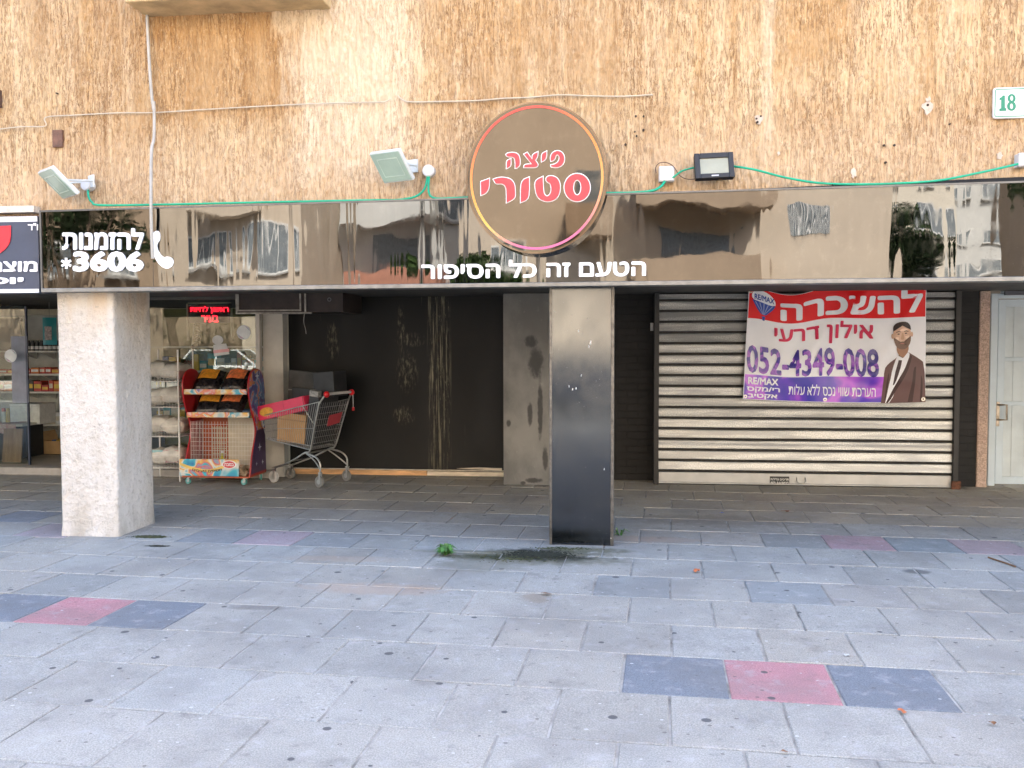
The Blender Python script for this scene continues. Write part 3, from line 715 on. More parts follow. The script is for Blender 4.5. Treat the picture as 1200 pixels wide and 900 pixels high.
# house number
A, B2 = pp(1163.5, 139, 7.16), pp(1222, 101, 7.16)
hn = thing('house_number', 'white enamel plate with the green number 18', 'number sign', (A[0], 7.16, A[2]))
def rrect(x0, x1, z0, z1, r, n=5):
    P = []
    for (cx, cz, a0) in ((x1-r, z0+r, -90), (x1-r, z1-r, 0), (x0+r, z1-r, 90), (x0+r, z0+r, 180)):
        for k in range(n+1): a = R(a0+90*k/n); P.append((cx+r*math.cos(a), cz+r*math.sin(a)))
    return P
build('plate', MB().prism(rrect(A[0], B2[0], A[2], B2[2], .02), (0, 7.16, 0), (1, 0, 0), (0, 0, 1), (0, 1, 0), .02), M('white_enamel', (.66, .66, .64), .3, var=.03), hn, bevel=.003)
m_green = M('sign_green', (.0, .20, .115), .4, var=.03)
def rrframe(mb, x0, x1, z0, z1, r, t, Y, d):
    o_, i_ = rrect(x0, x1, z0, z1, r), rrect(x0+t, x1-t, z0+t, z1-t, max(.001, r-t)); n = len(o_); vs = []; fs = []
    for k in range(n): vs += [(o_[k][0], Y-d, o_[k][1]), (i_[k][0], Y-d, i_[k][1]), (i_[k][0], Y, i_[k][1]), (o_[k][0], Y, o_[k][1])]
    for k in range(n):
        j = (k+1) % n
        for q in range(4): fs.append((k*4+q, j*4+q, j*4+(q+1) % 4, k*4+(q+1) % 4))
    return mb.add(vs, fs)
build('border', rrframe(MB(), A[0]+.010, B2[0]-.010, A[2]+.010, B2[2]-.010, .016, .0065, 7.1595, .001), m_green, hn)
Nz = lambda p: (1150+p[0]/7.5, 90+p[1]/7.5)
one = [(158, 205), (160, 186), (182, 176), (186, 164), (207, 164), (207, 272), (218, 278), (218, 300), (158, 302), (158, 282), (174, 276), (174, 203)]
mb = MB(); px_prism(mb, [Nz(p) for p in one], 7.1585, .002)
e8 = lambda cx, cy, a, b: [Nz((cx+a*math.cos(2*math.pi*i/32), cy+b*math.sin(2*math.pi*i/32))) for i in range(32)]
px_ring(mb, e8(266, 190, 35, 39), e8(267, 188, 13, 22), 7.1585, .002); px_ring(mb, e8(265, 258, 39, 42), e8(265, 259, 14, 24), 7.1580, .002)
build('number', mb, m_green, hn)

# ================================================================== lamps, boxes and cables on the facade
m_lampw = M('white_lamp_body', (.55, .57, .55), .4); m_lampg = M('pale_lamp_glass', (.36, .47, .39), .2, var=.05, coat=.2)
m_blackp = M('black_lamp_body', (.012, .012, .014), .45); m_lens = M('ivory_lens', (.31, .31, .235), .25, var=.06)
def floodlight(label, c, rz_, tilt, roll, sx, sz, body, glass, group=None, arm=True):
    t = thing('floodlight', label, 'floodlight', tuple(c), rz_, group, local=True)
    Mx = Matrix.Rotation(roll, 4, 'Y') @ Matrix.Rotation(tilt, 4, 'X')
    build('body', MB().box(-sx/2, sx/2, 0, .035, -sz/2, sz/2, Mx), body, t, bevel=.006)
    build('glass', MB().box(-sx*.47, sx*.47, -.004, -.0005, -sz*.45, sz*.47, Mx), glass, t)
    fr_ = MB(); q = .4
    for (x0, x1, z0, z1) in ((-sx*.34, sx*.34, -sz*.30, -sz*.27), (-sx*.34, sx*.34, sz*.27, sz*.30), (-sx*.34, -sx*.325, -sz*.268, sz*.268), (sx*.325, sx*.34, -sz*.268, sz*.268)): fr_.box(x0, x1, -.006, -.0042, z0, z1, Mx)
    build('reflector_edge', fr_, M('reflector_edge', (.44, .54, .46), .3), t)
    if arm:
        a0 = Mx @ Vector((0, .03, 0)); pts = [tuple(a0), tuple(a0+Vector((0, .06, .03))), (0, .27, .05)]
        br = MB(); br.box(-.05, .05, .255, .27, .0, .10)
        br.tube([tuple(Mx @ Vector((-sx*.30, .03, 0))), (-.045, .262, .05)], .008, 6); br.tube([tuple(Mx @ Vector((sx*.30, .03, 0))), (.045, .262, .05)], .008, 6)
        build('bracket', br, body, t)
    return t
c1 = pp(67, 215.5, 6.92); floodlight('pale square floodlight tilted down over the 3606 lettering', c1, R(-39), R(46), 0, .31, .27, m_lampw, m_lampg, 'pale floodlights on the facade')
c2 = pp(458.5, 196, 6.92); floodlight('pale square floodlight tilted down left of the round sign', c2, R(-25), R(42), 0, .285, .265, m_lampw, m_lampg, 'pale floodlights on the facade')
c3 = pp(836.5, 195.5, 7.05)
t3 = thing('floodlight', 'black framed floodlight with ivory lens right of the round sign', 'floodlight', tuple(c3), R(3), local=True)
Mx = Matrix.Rotation(R(-12), 4, 'X') @ Matrix.Rotation(R(-2.2), 4, 'Y')
fl = MB(); fl.box(-.143, .143, -.02, .03, -.098, .098, Mx); build('body', fl, m_blackp, t3, bevel=.008)
fm = MB()
for (x0, x1, z0, z1) in ((-.143, -.105, -.098, .098), (.105, .143, -.098, .098), (-.104, .104, .058, .098), (-.104, .104, -.098, -.062)): fm.box(x0, x1, -.034, -.0205, z0, z1, Mx)
build('front_frame', fm, m_blackp, t3, bevel=.004)
build('lens', MB().box(-.104, .104, -.024, -.021, -.061, .057, Mx), m_lens, t3)
mk = MB(); mk.box(-.026, .026, -.0355, -.0345, -.086, -.076, Mx); build('maker_mark', mk, M('grey_print', (.5, .5, .52), .5), t3)
build('bracket', MB().box(-.05, .05, .031, .14, -.02, .02), m_blackp, t3)
# junction boxes
m_box = M('white_plastic', (.60, .60, .60), .45, var=.04)
def jbox(c, r, label, square=False):
    t = thing('junction_box', label, 'junction box', tuple(c), 0, 'white junction boxes on the facade')
    if square: build('body', MB().box(c[0]-r, c[0]+r, c[1]-.035, c[1]+.05, c[2]-r, c[2]+r), m_box, t, bevel=.008); build('lid', MB().box(c[0]-r*.86, c[0]+r*.86, c[1]-.042, c[1]-.0355, c[2]-r*.86, c[2]+r*.86), m_box, t, bevel=.003)
    else:
        build('body', MB().tube([(c[0], c[1]+.05, c[2]), (c[0], c[1]-.02, c[2])], r, 20, smooth=False), m_box, t, bevel=.005)
        build('lid', MB().tube([(c[0], c[1]-.0205, c[2]), (c[0], c[1]-.03, c[2])], r*.84, 20, smooth=False), m_box, t, bevel=.003)
jbox(pp(102, 217, 7.14), .045, 'round white junction box beside the leftmost floodlight')
jbox(pp(502.5, 200.5, 7.14), .047, 'round white junction box left of the round sign')
jbox(pp(781, 204.5, 7.14), .058, 'square white junction box left of the black floodlight', True)
jbox(pp(1200, 188, 7.14), .05, 'square white junction box under the house number plate', True)
m_cg = M('green_cable', (.0, .36, .20), .45, var=.08); m_cw = M('cream_wire', (.54, .46, .35), .7, var=.1); m_cb = M('brown_wire', (.09, .045, .03), .5)
def spline(P, n=8):
    P = [np.array(p, float) for p in P]; out = []
    Q = [P[0]]+P+[P[-1]]
    for i in range(1, len(Q)-2):
        p0, p1, p2, p3 = Q[i-1:i+3]
        for k in range(n):
            t = k/n; out.append(.5*((2*p1)+(-p0+p2)*t+(2*p0-5*p1+4*p2-p3)*t*t+(-p0+3*p1-3*p2+p3)*t**3))
    out.append(P[-1]); return out
def wire(name, label, pts, r, mat, Y, cat='cable', group=None, n=8, jit=0.):
    W = [pp(p[0], p[1]+rng.uniform(-jit, jit), p[2] if len(p) > 2 else Y) for p in pts]
    o = build(name, MB().tube(spline(W, n), r, 7), mat); tag(o, label, cat, group); return o
G = 'green cables along the top of the sign'
wire('cable', 'green cable from the leftmost junction box along the sign top', [(103, 223, 7.13), (104, 231, 7.10), (108, 237, 7.05), (120, 240.5), (200, 239.5), (290, 237.5), (360, 236), (440, 234.5), (462, 234.5), (485, 231), (497, 222, 7.1), (501, 207, 7.12)], .0085, m_cg, 7.015, group=G)
wire('cable', 'green cable looping from the round box to the round sign', [(503, 207, 7.12), (502, 220, 7.1), (504, 229, 7.05), (512, 232.5), (530, 232), (552, 231)], .0085, m_cg, 7.015, group=G)
wire('cable', 'green cable from the round sign to the square box', [(706, 226, 7.0), (735, 226), (762, 224), (774, 219, 7.09), (780, 211, 7.12)], .010, m_cg, 7.06, group=G)
wire('cable', 'short green cable between square box and black floodlight', [(783, 212, 7.12), (790, 207, 7.1), (800, 200), (815, 196)], .0075, m_cg, 7.1, group=G)
wire('cable', 'long green cable sagging right of the black floodlight', [(857, 194.5, 7.1), (885, 199), (920, 208, 7.08), (960, 214.5), (1005, 216), (1050, 215), (1100, 211.5), (1150, 202), (1194, 192, 7.12)], .0085, m_cg, 7.03, group=G)
wire('cable', 'thin brown wire looped above the square box', [(769, 203), (768.5, 196), (773, 191), (781, 190.5), (789, 195), (797, 206), (806, 210), (817, 209.5)], .0032, m_cb, 7.1)
wire('cable', 'thin dark wire lying on the sign top right of centre', [(975, 216, 7.0), (982, 220), (1010, 222), (1050, 221), (1080, 217.5)], .004, M('black_wire', (.012,)*3, .5), 7.06)
W1 = 'cream wires pinned along the wall'
wire('cable', 'thin cream wire pinned across the wall left of the round sign', [(-5, 151.5, 7.2), (25, 149, 7.2), (53, 147.5), (54, 138), (90, 135), (140, 132), (180, 131.5), (240, 128), (300, 125), (350, 122), (400, 120.5), (425, 120), (450, 119.5), (458, 115)], .0048, m_cw, 7.165, group=W1, jit=.5)
wire('cable', 'thin cream wire sagging across the wall above the round sign', [(466, 112), (473, 117.5), (485, 119.2), (520, 119), (560, 118), (590, 115), (620, 114), (655, 111.5), (690, 112.5), (730, 113), (765, 111)], .0055, m_cw, 7.165, group=W1, jit=.4)
o = wire('conduit', 'pale vertical conduit hanging down over the sign beside the phone symbol', [(172, -8, 7.15), (173, 30, 7.15), (175.5, 80, 7.14), (178.5, 119, 7.13), (180.5, 124, 7.12), (180.5, 160, 7.10), (177.8, 174, 7.06), (177, 200, 7.0), (177, 240, 6.94), (177.6, 270, 6.945), (178.8, 303, 6.95)], .0125, M('grey_pvc', (.42, .39, .34), .6, var=.1, scale=10), 7.1, cat='conduit', n=6)
build('coupling', MB().tube([pp(179.6, 119, 7.12), pp(180.4, 129, 7.115)], .016, 8), M('grey_pvc', (.56,)*3), o)

# ================================================================== under the overhang
YH = 10.85
hx0, hxm, hx1 = pp(331, 450, YH)[0], pp(513, 450, YH)[0], pp(592, 450, YH)[0]
DX0, DX1 = pp(502, 400, YH)[0], pp(527, 400, YH)[0]
def hp(x, y): p = pp(x, y, YH); return p[0], p[2]
SCUFF = [(*hp(473, 487), .16, .13), (*hp(477, 436), .16, .30), (*hp(470, 385), .06, .35), (*hp(482, 398), .22, .10), (*hp(390, 400), .1, .3)]
hd = thing('hoarding', 'tall black painted board wall with pale drip streaks behind the shopping cart', 'hoarding', (0, YH, 0))
m_bd = mat_boards()
build('board', MB().box(hx0, hxm-.002, YH, YH+.03, .075, 2.146), m_bd, hd)
build('board', MB().box(hxm+.002, hx1+.25, YH-.003, YH+.03, .07, 2.146), m_bd, hd)
m_tim = M('bare_timber', (.58, .34, .16), .8, stretch=(1, 6, 6), scale=4, var=.25)
m_timp = M('pale_timber', (.62, .54, .42), .8, stretch=(1, 6, 6), scale=4, var=.2)
xs = pp(500, 450, YH)[0]
build('sill_batten', MB().box(hx0, xs, YH-.03, YH+.03, .0, .058), m_tim, hd, bevel=.004)
build('sill_batten', MB().box(xs+.004, hx1, YH-.022, YH+.03, .0, .05), m_timp, hd, bevel=.004)
mb = MB(); mb.box(hx0+.01, hx1-.01, YH-.024, YH+.0, .061, .072); build('bottom_strip', mb, M('cream_strip', (.55, .50, .41), .7, var=.2, scale=12), hd)
a0, b0 = pp(535, 549, YH-.02), pp(588, 551, YH-.02)
build('torn_splinter', MB().prism([(a0[0], a0[2]), (b0[0], b0[2]-.005), (b0[0], b0[2]+.022), ((a0[0]+b0[0])/2, a0[2]+.016)], (0, YH-.02, 0), (1, 0, 0), (0, 0, 1), (0, 1, 0), .015), m_timp, hd)
# grey panel leaning beside the boards
YG = 10.2
gx0, gx1 = pp(590, 480, YG)[0], pp(662, 480, YG)[0]
def gpx(x, y): p = pp(x, y, YG); return p[0], p[2]
BLOT = [(*gpx(628, 425), .10, .20), (*gpx(633, 480), .035, .40), (*gpx(621, 485), .035, .16), (*gpx(596, 496), .03, .05), (*gpx(639, 537), .04, .16), (*gpx(625, 563), .12, .035), (*gpx(613, 566), .04, .03), (*gpx(622, 400), .09, .08)]
o = build('leaning_panel', MB().box(gx0, gx1, 0, .022, .004, 2.14, Matrix.Translation((0, YG, 0))), mat_greypanel(), bevel=.002)
tag(o, 'tall grey panel with black blotches standing between the boards and the clad column', 'panel')

# brick niche detail: small white tag on the wall
A = pp(764, 383, 10.7)
tag(build('wall_tag', MB().box(A[0]-.017, A[0]+.017, 10.706, 10.719, A[2]-.045, A[2]+.045), M('white_tag', (.6, .6, .58), .5), bevel=.003), 'small white tag fixed on the black brick beside the shutter', 'tag')

# ------------------------------------------------------------------ roller shutter
YR = 10.45
sx0, sx1 = pp(772, 450, YR)[0], pp(1117, 450, YR)[0]
sh = thing('roller_shutter', 'closed galvanized roller shutter with bright ribbed slats behind the banner', 'shutter', ((sx0+sx1)/2, YR, 0))
PITCH_S = .1195; z0s = .142
def slat_profile():
    P = []; G = []
    z = z0s
    while z < 2.15:
        t_ = rng.choice((-1, .2, 1))*rng.uniform(.002, .0055)       # no two slats hang quite alike
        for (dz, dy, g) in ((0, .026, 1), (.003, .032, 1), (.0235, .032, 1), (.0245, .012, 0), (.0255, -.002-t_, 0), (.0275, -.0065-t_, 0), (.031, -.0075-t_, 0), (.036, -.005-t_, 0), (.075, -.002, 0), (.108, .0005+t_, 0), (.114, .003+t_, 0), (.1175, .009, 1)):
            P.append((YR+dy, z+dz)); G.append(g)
        z += PITCH_S
    return P, G
prof, grv = slat_profile(); k_ = sum(1 for y, z in prof if z < 2.148); prof, grv = prof[:k_], grv[:k_]
n = len(prof); NX = 14
vs, fs = [], []
for i in range(NX+1):
    X = sx0+(sx1-sx0)*i/NX
    for (y, z) in prof: vs.append((X, y+.0012*math.sin(i*1.1+z*2), z+.0008*math.sin(i*.7+z*3)))
for i in range(NX):
    for k in range(n-1): fs.append((i*n+k, (i+1)*n+k, (i+1)*n+k+1, i*n+k+1))
cu = build('curtain', MB().add(vs, fs, True), mat_galv(), sh)
cu.data.materials.append(M('shaded_groove', (.035, .033, .030), .85, var=.3, scale=20))  # dark groove colour imitates the shade where slats overlap
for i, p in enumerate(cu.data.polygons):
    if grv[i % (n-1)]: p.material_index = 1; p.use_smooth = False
m_bar = M('bottom_bar_metal', (.46, .46, .44), .42, .3, scale=3, var=.08)
build('bottom_bar', MB().box(sx0+.004, sx1-.004, YR-.012, YR+.03, .028, .138).box(sx0+.004, sx1-.004, YR-.03, YR+.03, .014, .0275), m_bar, sh, bevel=.004)
build('rubber_seal', MB().box(sx0+.01, sx1-.01, YR-.02, YR+.02, .002, .0135), M('black_rubber', (.012,)*3, .7), sh)
m_rail = M('black_rail', (.006, .006, .006), .5, var=.3, scale=12)
build('guide_rail', MB().box(sx0-.055, sx0, YR-.05, YR+.09, .0, 2.147), m_rail, sh, bevel=.004)
build('guide_rail', MB().box(sx1, sx1+.055, YR-.05, YR+.09, .0, 2.147), m_rail, sh, bevel=.004)
build('rail_foot', MB().box(sx1-.02, sx1+.08, YR-.07, YR-.052, .0, .09), M('rust', (.10, .04, .02), .9, scale=30, var=.4), sh, bevel=.01)
A, B2 = pp(902, 570, YR-.014), pp(925, 558.5, YR-.014)
st = build('sticker', MB().box(A[0], B2[0], YR-.0155, YR-.0125, A[2], B2[2]), M('black_sticker', (.03, .03, .03), .5), sh)
mb = MB(); fnS = on(YR-.0165)
letter(mb, '052-9468032', A[0], B2[0], 0, 1, lambda x, y, d: (A[0]+.008+(x-A[0])*.93, YR-.016-d, A[2]+.010+y*.045), bold=.03)
letter(mb, 'תריסים וגלילות', A[0], B2[0], 0, 1, lambda x, y, d: (A[0]+.008+(x-A[0])*.93, YR-.016-d, A[2]+.068+y*.028), bold=.02)
build('lettering', mb, M('sticker_print', (.62, .62, .58), .5), st)
A = pp(938.5, 563, YR-.013)
hb = MB(); hb.tube([(A[0]-.045, YR-.012, A[2]+.03), (A[0]-.05, YR-.035, A[2]+.0), (A[0]-.03, YR-.04, A[2]-.028), (A[0]+.03, YR-.04, A[2]-.028), (A[0]+.05, YR-.035, A[2]), (A[0]+.045, YR-.012, A[2]+.03)], .006, 6)
build('pull_handle', hb, M('steel_handle', (.35, .35, .33), .35, .8), sh)

# ------------------------------------------------------------------ banner hung on the shutter
YBN = 10.36
cTL, cTR, cBR, cBL = (877.5, 337.5), (1085.5, 334), (1084, 471), (870.5, 467.5)
def bpos(u, v, d=0.):
    # u to the right, v down; edges pinned only at the eyelets so that the cloth bellies and sags between them
    sagT = 9.*math.sin(math.pi*min(1, max(0, u/.48)))**2*(1 if u < .48 else 0) + 1.6*math.sin(math.pi*min(1, max(0, (u-.48)/.52)))**2*(1 if u > .48 else 0)
    x = (1-v)*((1-u)*cTL[0]+u*cTR[0]) + v*((1-u)*cBL[0]+u*cBR[0])
    y = (1-v)*((1-u)*cTL[1]+u*cTR[1]+sagT) + v*((1-u)*cBL[1]+u*cBR[1]+2.5*math.sin(math.pi*u))
    f = .016*math.sin(6.1*u+2.2*v+.4)+.011*math.sin(12.5*u-5*v+1)+.008*math.sin(8*v+3*u)+.005*math.sin(23*u+9*v)
    fold = .042*math.exp(-((u*.9+v*.55-.62)/.05)**2)*(1-v) + .032*math.exp(-((u-v*.5-.52)/.045)**2)*(1-v) + .022*math.exp(-((u+v*.35-.98)/.035)**2) + .018*math.exp(-((v-.30*u-.55)/.05)**2)*math.sin(math.pi*u)
    p = pp(x, y, YBN); p[1] = YBN - f*(.35+.65*math.sin(math.pi*min(max(u, 0), 1))) - fold - d
    return p
def bxy(x, y):      # a spot of the print to cloth coordinates
    v = (y-337)/(131.5+ (x-874)/211*3); u = (x-(cTL[0]+(cBL[0]-cTL[0])*v))/(cTR[0]-cTL[0]+(5.5)*v); return u, v
bn = thing('banner', 'red white and violet vinyl for-rent banner with a suited man printed on it', 'banner', tuple(bpos(.5, 0)))
def vinyl(name, col, col2=None):
    return M(name, col, .45, var=.04, scale=1.6, col2=col2, bump=.12, bscale=7, spec=.3)
m_vw = vinyl('white_vinyl', (.90, .91, .95)); m_vr = vinyl('red_vinyl', (.80, .006, .010))
m_vb = mat_ramp('violet_vinyl', [(.36, (.035, .022, .42)), (.50, (.12, .04, .56)), (.58, (.56, .14, .76)), (.72, (.20, .06, .62))], 'noise', rough=.28, scale=1.7, loc=(1.2, 0, .6))
m_num = mat_ramp('violet_print', [(.34, (.03, .018, .24)), (.46, (.07, .04, .36)), (.52, (.40, .15, .62)), (.60, (.26, .08, .50)), (.7, (.04, .02, .30))], 'noise', rough=.3, scale=6, loc=(3, 0, 2))
def cloth(u0, u1, v0, v1, d, nu=60, nv=40): return MB().grid(lambda a, b: bpos(u0+(u1-u0)*a, v0+(v1-v0)*b, d), nu, nv)
mb = cloth(0, 1, 0, 1, 0); mb.grid(lambda a, b: bpos(1-a, b, -.004), 60, 40); build('sheet', mb, m_vw, bn)
build('red_field', cloth(.004, .996, .004, .27, .0022, 60, 14), m_vr, bn)
build('violet_field', cloth(.004, .996, .775, .996, .0022, 60, 12), m_vb, bn)
def bprint(mb, s, x0, x1, ybot, ytop, d=.0042, sl=0., **k):
    return letter(mb, s, x0, x1, ybot, ytop, lambda x, y, dd: bpos(*bxy(x, y+sl*(x-x0)/(x1-x0)), d+dd), **k)
mb = MB(); bprint(mb, 'להשכרה', 914, 1081, 370, 343, sl=-2, bold=.035, d=.0055, copies=8); build('lettering', mb, m_vw, bn)
mb = MB(); bprint(mb, 'אילון דרעי', 907, 1023, 401.5, 375.5, sl=1, bold=.022, d=.0055); build('lettering', mb, m_red if False else vinyl('print_red', (.66, .03, .10)), bn)
mb = MB(); bprint(mb, '052-4349-008', 875, 1029, 437, 404, sl=4.5, bold=.026, d=.0055); build('phone_number', mb, m_num, bn)
mb = MB(); bprint(mb, 'RE/MAX', 876.5, 912, 450.5, 442, bold=.035); build('lettering', mb, m_vw, bn); mb = MB(); bprint(mb, 'רי/מקס', 875, 914, 460.5, 452.5, bold=.03); build('lettering', mb, m_vw, bn); mb = MB(); bprint(mb, 'אקטיב', 876, 911, 468, 461.5, bold=.035); build('lettering', mb, m_vw, bn)
mb = MB(); bprint(mb, 'הערכת שווי נכס ללא עלות', 924, 1026, 461, 448, sl=3, bold=.008); build('lettering', mb, m_vw, bn)
def bpoly(mb, pts, d, it=2): # printed patch
    P = smooth_poly(pts, it) if it else [np.array(p, float) for p in pts]
    Q = []
    for i in range(len(P)):          # short edges and rings, so that the print follows every fold of the cloth
        e = P[(i+1) % len(P)]-P[i]; k = max(1, int(np.linalg.norm(e)/1.6)); Q += [P[i]+e*j/k for j in range(k)]
    c = sum(Q)/len(Q); n = len(Q); K = 7; vs = [bpos(*bxy(*c), d)]; fs = []
    for q in range(1, K+1): vs += [bpos(*bxy(*(c+(p-c)*q/K)), d) for p in Q]
    fs += [(0, 1+(i+1) % n, 1+i) for i in range(n)]
    for q in range(K-1):
        o_ = 1+q*n; fs += [(o_+i, o_+(i+1) % n, o_+n+(i+1) % n, o_+n+i) for i in range(n)]
    return mb.add(vs, fs, True)
def ellp(cx, cy, a, b, n=20): return [(cx+a*math.cos(2*math.pi*i/n), cy+b*math.sin(2*math.pi*i/n)) for i in range(n)]
# hot air balloon emblem
build('balloon_top', bpoly(MB(), [(880.5, 347), (882, 341), (888, 338.5), (896, 339), (904, 342.5), (908.5, 348), (908.5, 353), (902, 355), (893, 353), (884, 351)], .0042), m_vw, bn)
m_vblue = vinyl('blue_vinyl', (.035, .085, .40))
bb = MB(); bpoly(bb, [(881.5, 350), (893, 352.8), (903, 354.5), (908.3, 353.5), (906.5, 358), (900, 364.5), (897, 367.5), (892, 367), (887, 361)], .0046); bpoly(bb, [(892.5, 368.5), (896.5, 369), (895.5, 374), (893, 373.5)], .0046, 0)
build('balloon_skirt', bb, m_vblue, bn)
bs = MB()
for k in range(5):
    x = 884.5+5*k; bpoly(bs, [(x, 352.2+.6*k), (x+1.1, 352.4+.6*k), (894.7+.5*(k-2), 366.5), (894.2+.5*(k-2), 366.5)], .0054, 0)
build('balloon_ribs', bs, vinyl('pale_blue_vinyl', (.35, .42, .68)), bn)
mb = MB(); bprint(mb, 'RE/MAX', 884, 907, 349.8, 343.2, sl=2, bold=.03, d=.0056); build('lettering', mb, m_vblue, bn)
# the printed man
m_skin = vinyl('print_skin', (.80, .56, .42), (.62, .38, .26)); m_hair = vinyl('print_hair', (.055, .040, .036)); m_suit = vinyl('print_suit', (.12, .062, .058), (.16, .09, .085)); m_tie = vinyl('print_tie', (.06, .035, .04)); m_suitd = vinyl('print_suit_dark', (.06, .030, .028))
pm = build('portrait', bpoly(MB(), [(1032, 471.3), (1034, 452), (1035.5, 432), (1040, 426), (1050, 419), (1054, 414.5), (1063, 413), (1068, 416), (1076, 421), (1083, 426.5), (1084.3, 471.6)], .0046, 1), m_suit, bn)
build('shirt', bpoly(MB(), [(1037, 471), (1043, 440), (1047.5, 424), (1051, 416.5), (1057, 420), (1063.5, 413.5), (1066, 416), (1061, 428), (1053, 447), (1043, 471)], .0054, 1), m_vw, pm)
build('tie', bpoly(MB(), [(1052, 422), (1056, 422.5), (1053.5, 434), (1047.5, 450), (1045.3, 451), (1047, 440)], .0062, 1), m_tie, pm)
build('lapel', bpoly(MB(), [(1066.5, 416.5), (1068.5, 419), (1062, 437), (1050, 456), (1041, 471), (1037.8, 471), (1049, 449), (1060, 431)], .0062, 1).add([], []), m_suitd, pm)
build('neck', bpoly(MB(), [(1050, 404), (1064, 402), (1064.5, 412), (1058, 419.5), (1053, 417), (1050, 412)], .0062, 1), vinyl('print_skin_shade', (.40, .22, .14)), pm)
build('face', bpoly(MB(), ellp(1056.7, 393.5, 10.8, 15.5, 24), .0070, 0), m_skin, pm)
for q in ([(1039, 440), (1041, 436), (1040, 452), (1037.5, 468), (1036, 468)], [(1070, 432), (1073, 430), (1072, 446), (1069, 471), (1063, 471), (1068, 450)], [(1079, 440), (1081, 446), (1080, 471), (1077.5, 471)]): build('suit_fold', bpoly(MB(), q, .0054, 1), m_suitd, pm)
for q in ([(1055, 386.5), (1061, 385.5), (1064, 388), (1060, 389), (1054, 389)], [(1060.5, 395), (1065, 394), (1065, 398), (1061.5, 399.5)], [(1048.5, 395.5), (1052.5, 396), (1052.5, 399.5), (1049, 398)]): build('face_highlight', bpoly(MB(), q, .0074, 1), vinyl('print_skin_light', (.90, .68, .54)), pm)
for q in ((1045.2, 394.5), (1068.4, 393)): build('ear', bpoly(MB(), ellp(*q, 1.4, 3, 10), .0068, 0), m_skin, pm)
build('hair', bpoly(MB(), [(1046.3, 389), (1046.4, 383.5), (1049.4, 380), (1055, 378), (1062, 378.3), (1066.6, 382), (1067.6, 388), (1065.6, 383.6), (1062.5, 381.4), (1056, 381), (1050.6, 382.2), (1047.8, 385.4)], .0078, 1), m_hair, pm)
be = MB(); bpoly(be, [(1046.2, 396), (1047.6, 401.5), (1050, 404.5), (1053, 405.6), (1053.6, 401.8), (1057, 400.8), (1060.8, 401.5), (1061.2, 405.2), (1064, 403.5), (1066.4, 399.5), (1067.4, 394.5), (1066.8, 402), (1063, 408.5), (1057.4, 410.4), (1051.5, 408.8), (1047.7, 403.5)], .0078, 1)
build('beard', be, vinyl('print_beard', (.22, .14, .105)), pm)
for q in ((1052.3, 392.2), (1061.4, 391.6)): build('eye', bpoly(MB(), ellp(*q, 1.5, .7, 10), .0082, 0), m_hair, pm)
for q in ([(1049.4, 389.9), (1052, 388.9), (1055, 389.4), (1054.8, 390), (1052, 389.7), (1049.6, 390.5)], [(1059, 389.2), (1062, 388.3), (1064.6, 389.4), (1064.4, 390), (1062, 389.1), (1059.2, 389.8)]): build('eyebrow', bpoly(MB(), q, .0082, 0), m_hair, pm)
build('mouth', bpoly(MB(), ellp(1057, 403.2, 2.6, .7, 12), .0086, 0), vinyl('print_lip', (.46, .20, .16)), pm)
ns = [(1056.6, 391), (1058.2, 391), (1059.6, 397.4), (1058.4, 398.8), (1056, 398.8), (1055, 397.6)]
build('nose', bpoly(MB(), ns, .0084, 1), vinyl('print_nose', (.58, .35, .23)), pm)
m_eyel = M('eyelet_brass', (.55, .52, .45), .3, 1.)
for (u, v) in ((.012, .03), (.5, .02), (.988, .03), (.988, .975), (.45, .975), (.012, .975)):
    p = bpos(u, v, .006); build('eyelet', MB().ring(p, (1, 0, 0), (0, 0, 1), (0, -1, 0), (.020, .020), (.010, .010), .004, 14), m_eyel, bn)


# ------------------------------------------------------------------ white metal door
YD2 = 10.72
dx0 = pp(1158.5, 450, YD2)[0]; dx1 = dx0+1.15
dr = thing('metal_door', 'pale blue white sheet metal door with welded frame at the right edge', 'door', (dx0, YD2, 0))
m_dw = M('white_door_paint', (.46, .55, .61), .5, var=.06, scale=3, bump=.1, bscale=12)
m_dw2 = M('white_sheet_paint', (.48, .55, .58), .55, var=.1, scale=2.2, bump=.1)
ztop = pp(1180, 344, YD2)[2]
build('frame', MB().box(dx0, dx0+.075, YD2-.03, YD2+.06, .0, ztop).box(dx1, dx1+.075, YD2-.03, YD2+.06, .0, ztop).box(dx0+.0755, dx1-.0005, YD2-.03, YD2+.06, ztop-.055, ztop), m_dw, dr, bevel=.004)
lx0, lx1 = dx0+.085, dx1-.01
lf = MB(); lf.box(lx0, lx0+.075, YD2-.012, YD2+.03, .02, ztop-.065); lf.box(lx1-.075, lx1, YD2-.012, YD2+.03, .02, ztop-.065)
for z in (.02, .89, 1.38, ztop-.145): lf.box(lx0+.0755, lx1-.0755, YD2-.009, YD2+.03, z, z+(.08 if z != 1.38 and z != .89 else .045))
build('leaf_frame', lf, m_dw, dr, bevel=.003)
sb = MB()
for i in range(4):
    X = lx0+.07+i*(lx1-lx0-.14)/4; sb.box(X+.001, X+(lx1-lx0-.14)/4-.001, YD2+.012, YD2+.022, .03, ztop-.075)
    sb.box(X+.10, X+.115, YD2+.006, YD2+.0115, .03, ztop-.075)
build('sheet_panel', sb, m_dw2, dr)
hx = pp(1168, 490, YD2)[0]; hz = pp(1168, 484, YD2)[2]
m_hd = M('tarnished_steel', (.30, .26, .21), .4, .85, var=.25, scale=20)
build('handle_plate', MB().box(hx-.014, hx+.022, YD2-.022, YD2-.0125, hz-.145, hz+.125), m_hd, dr, bevel=.003)
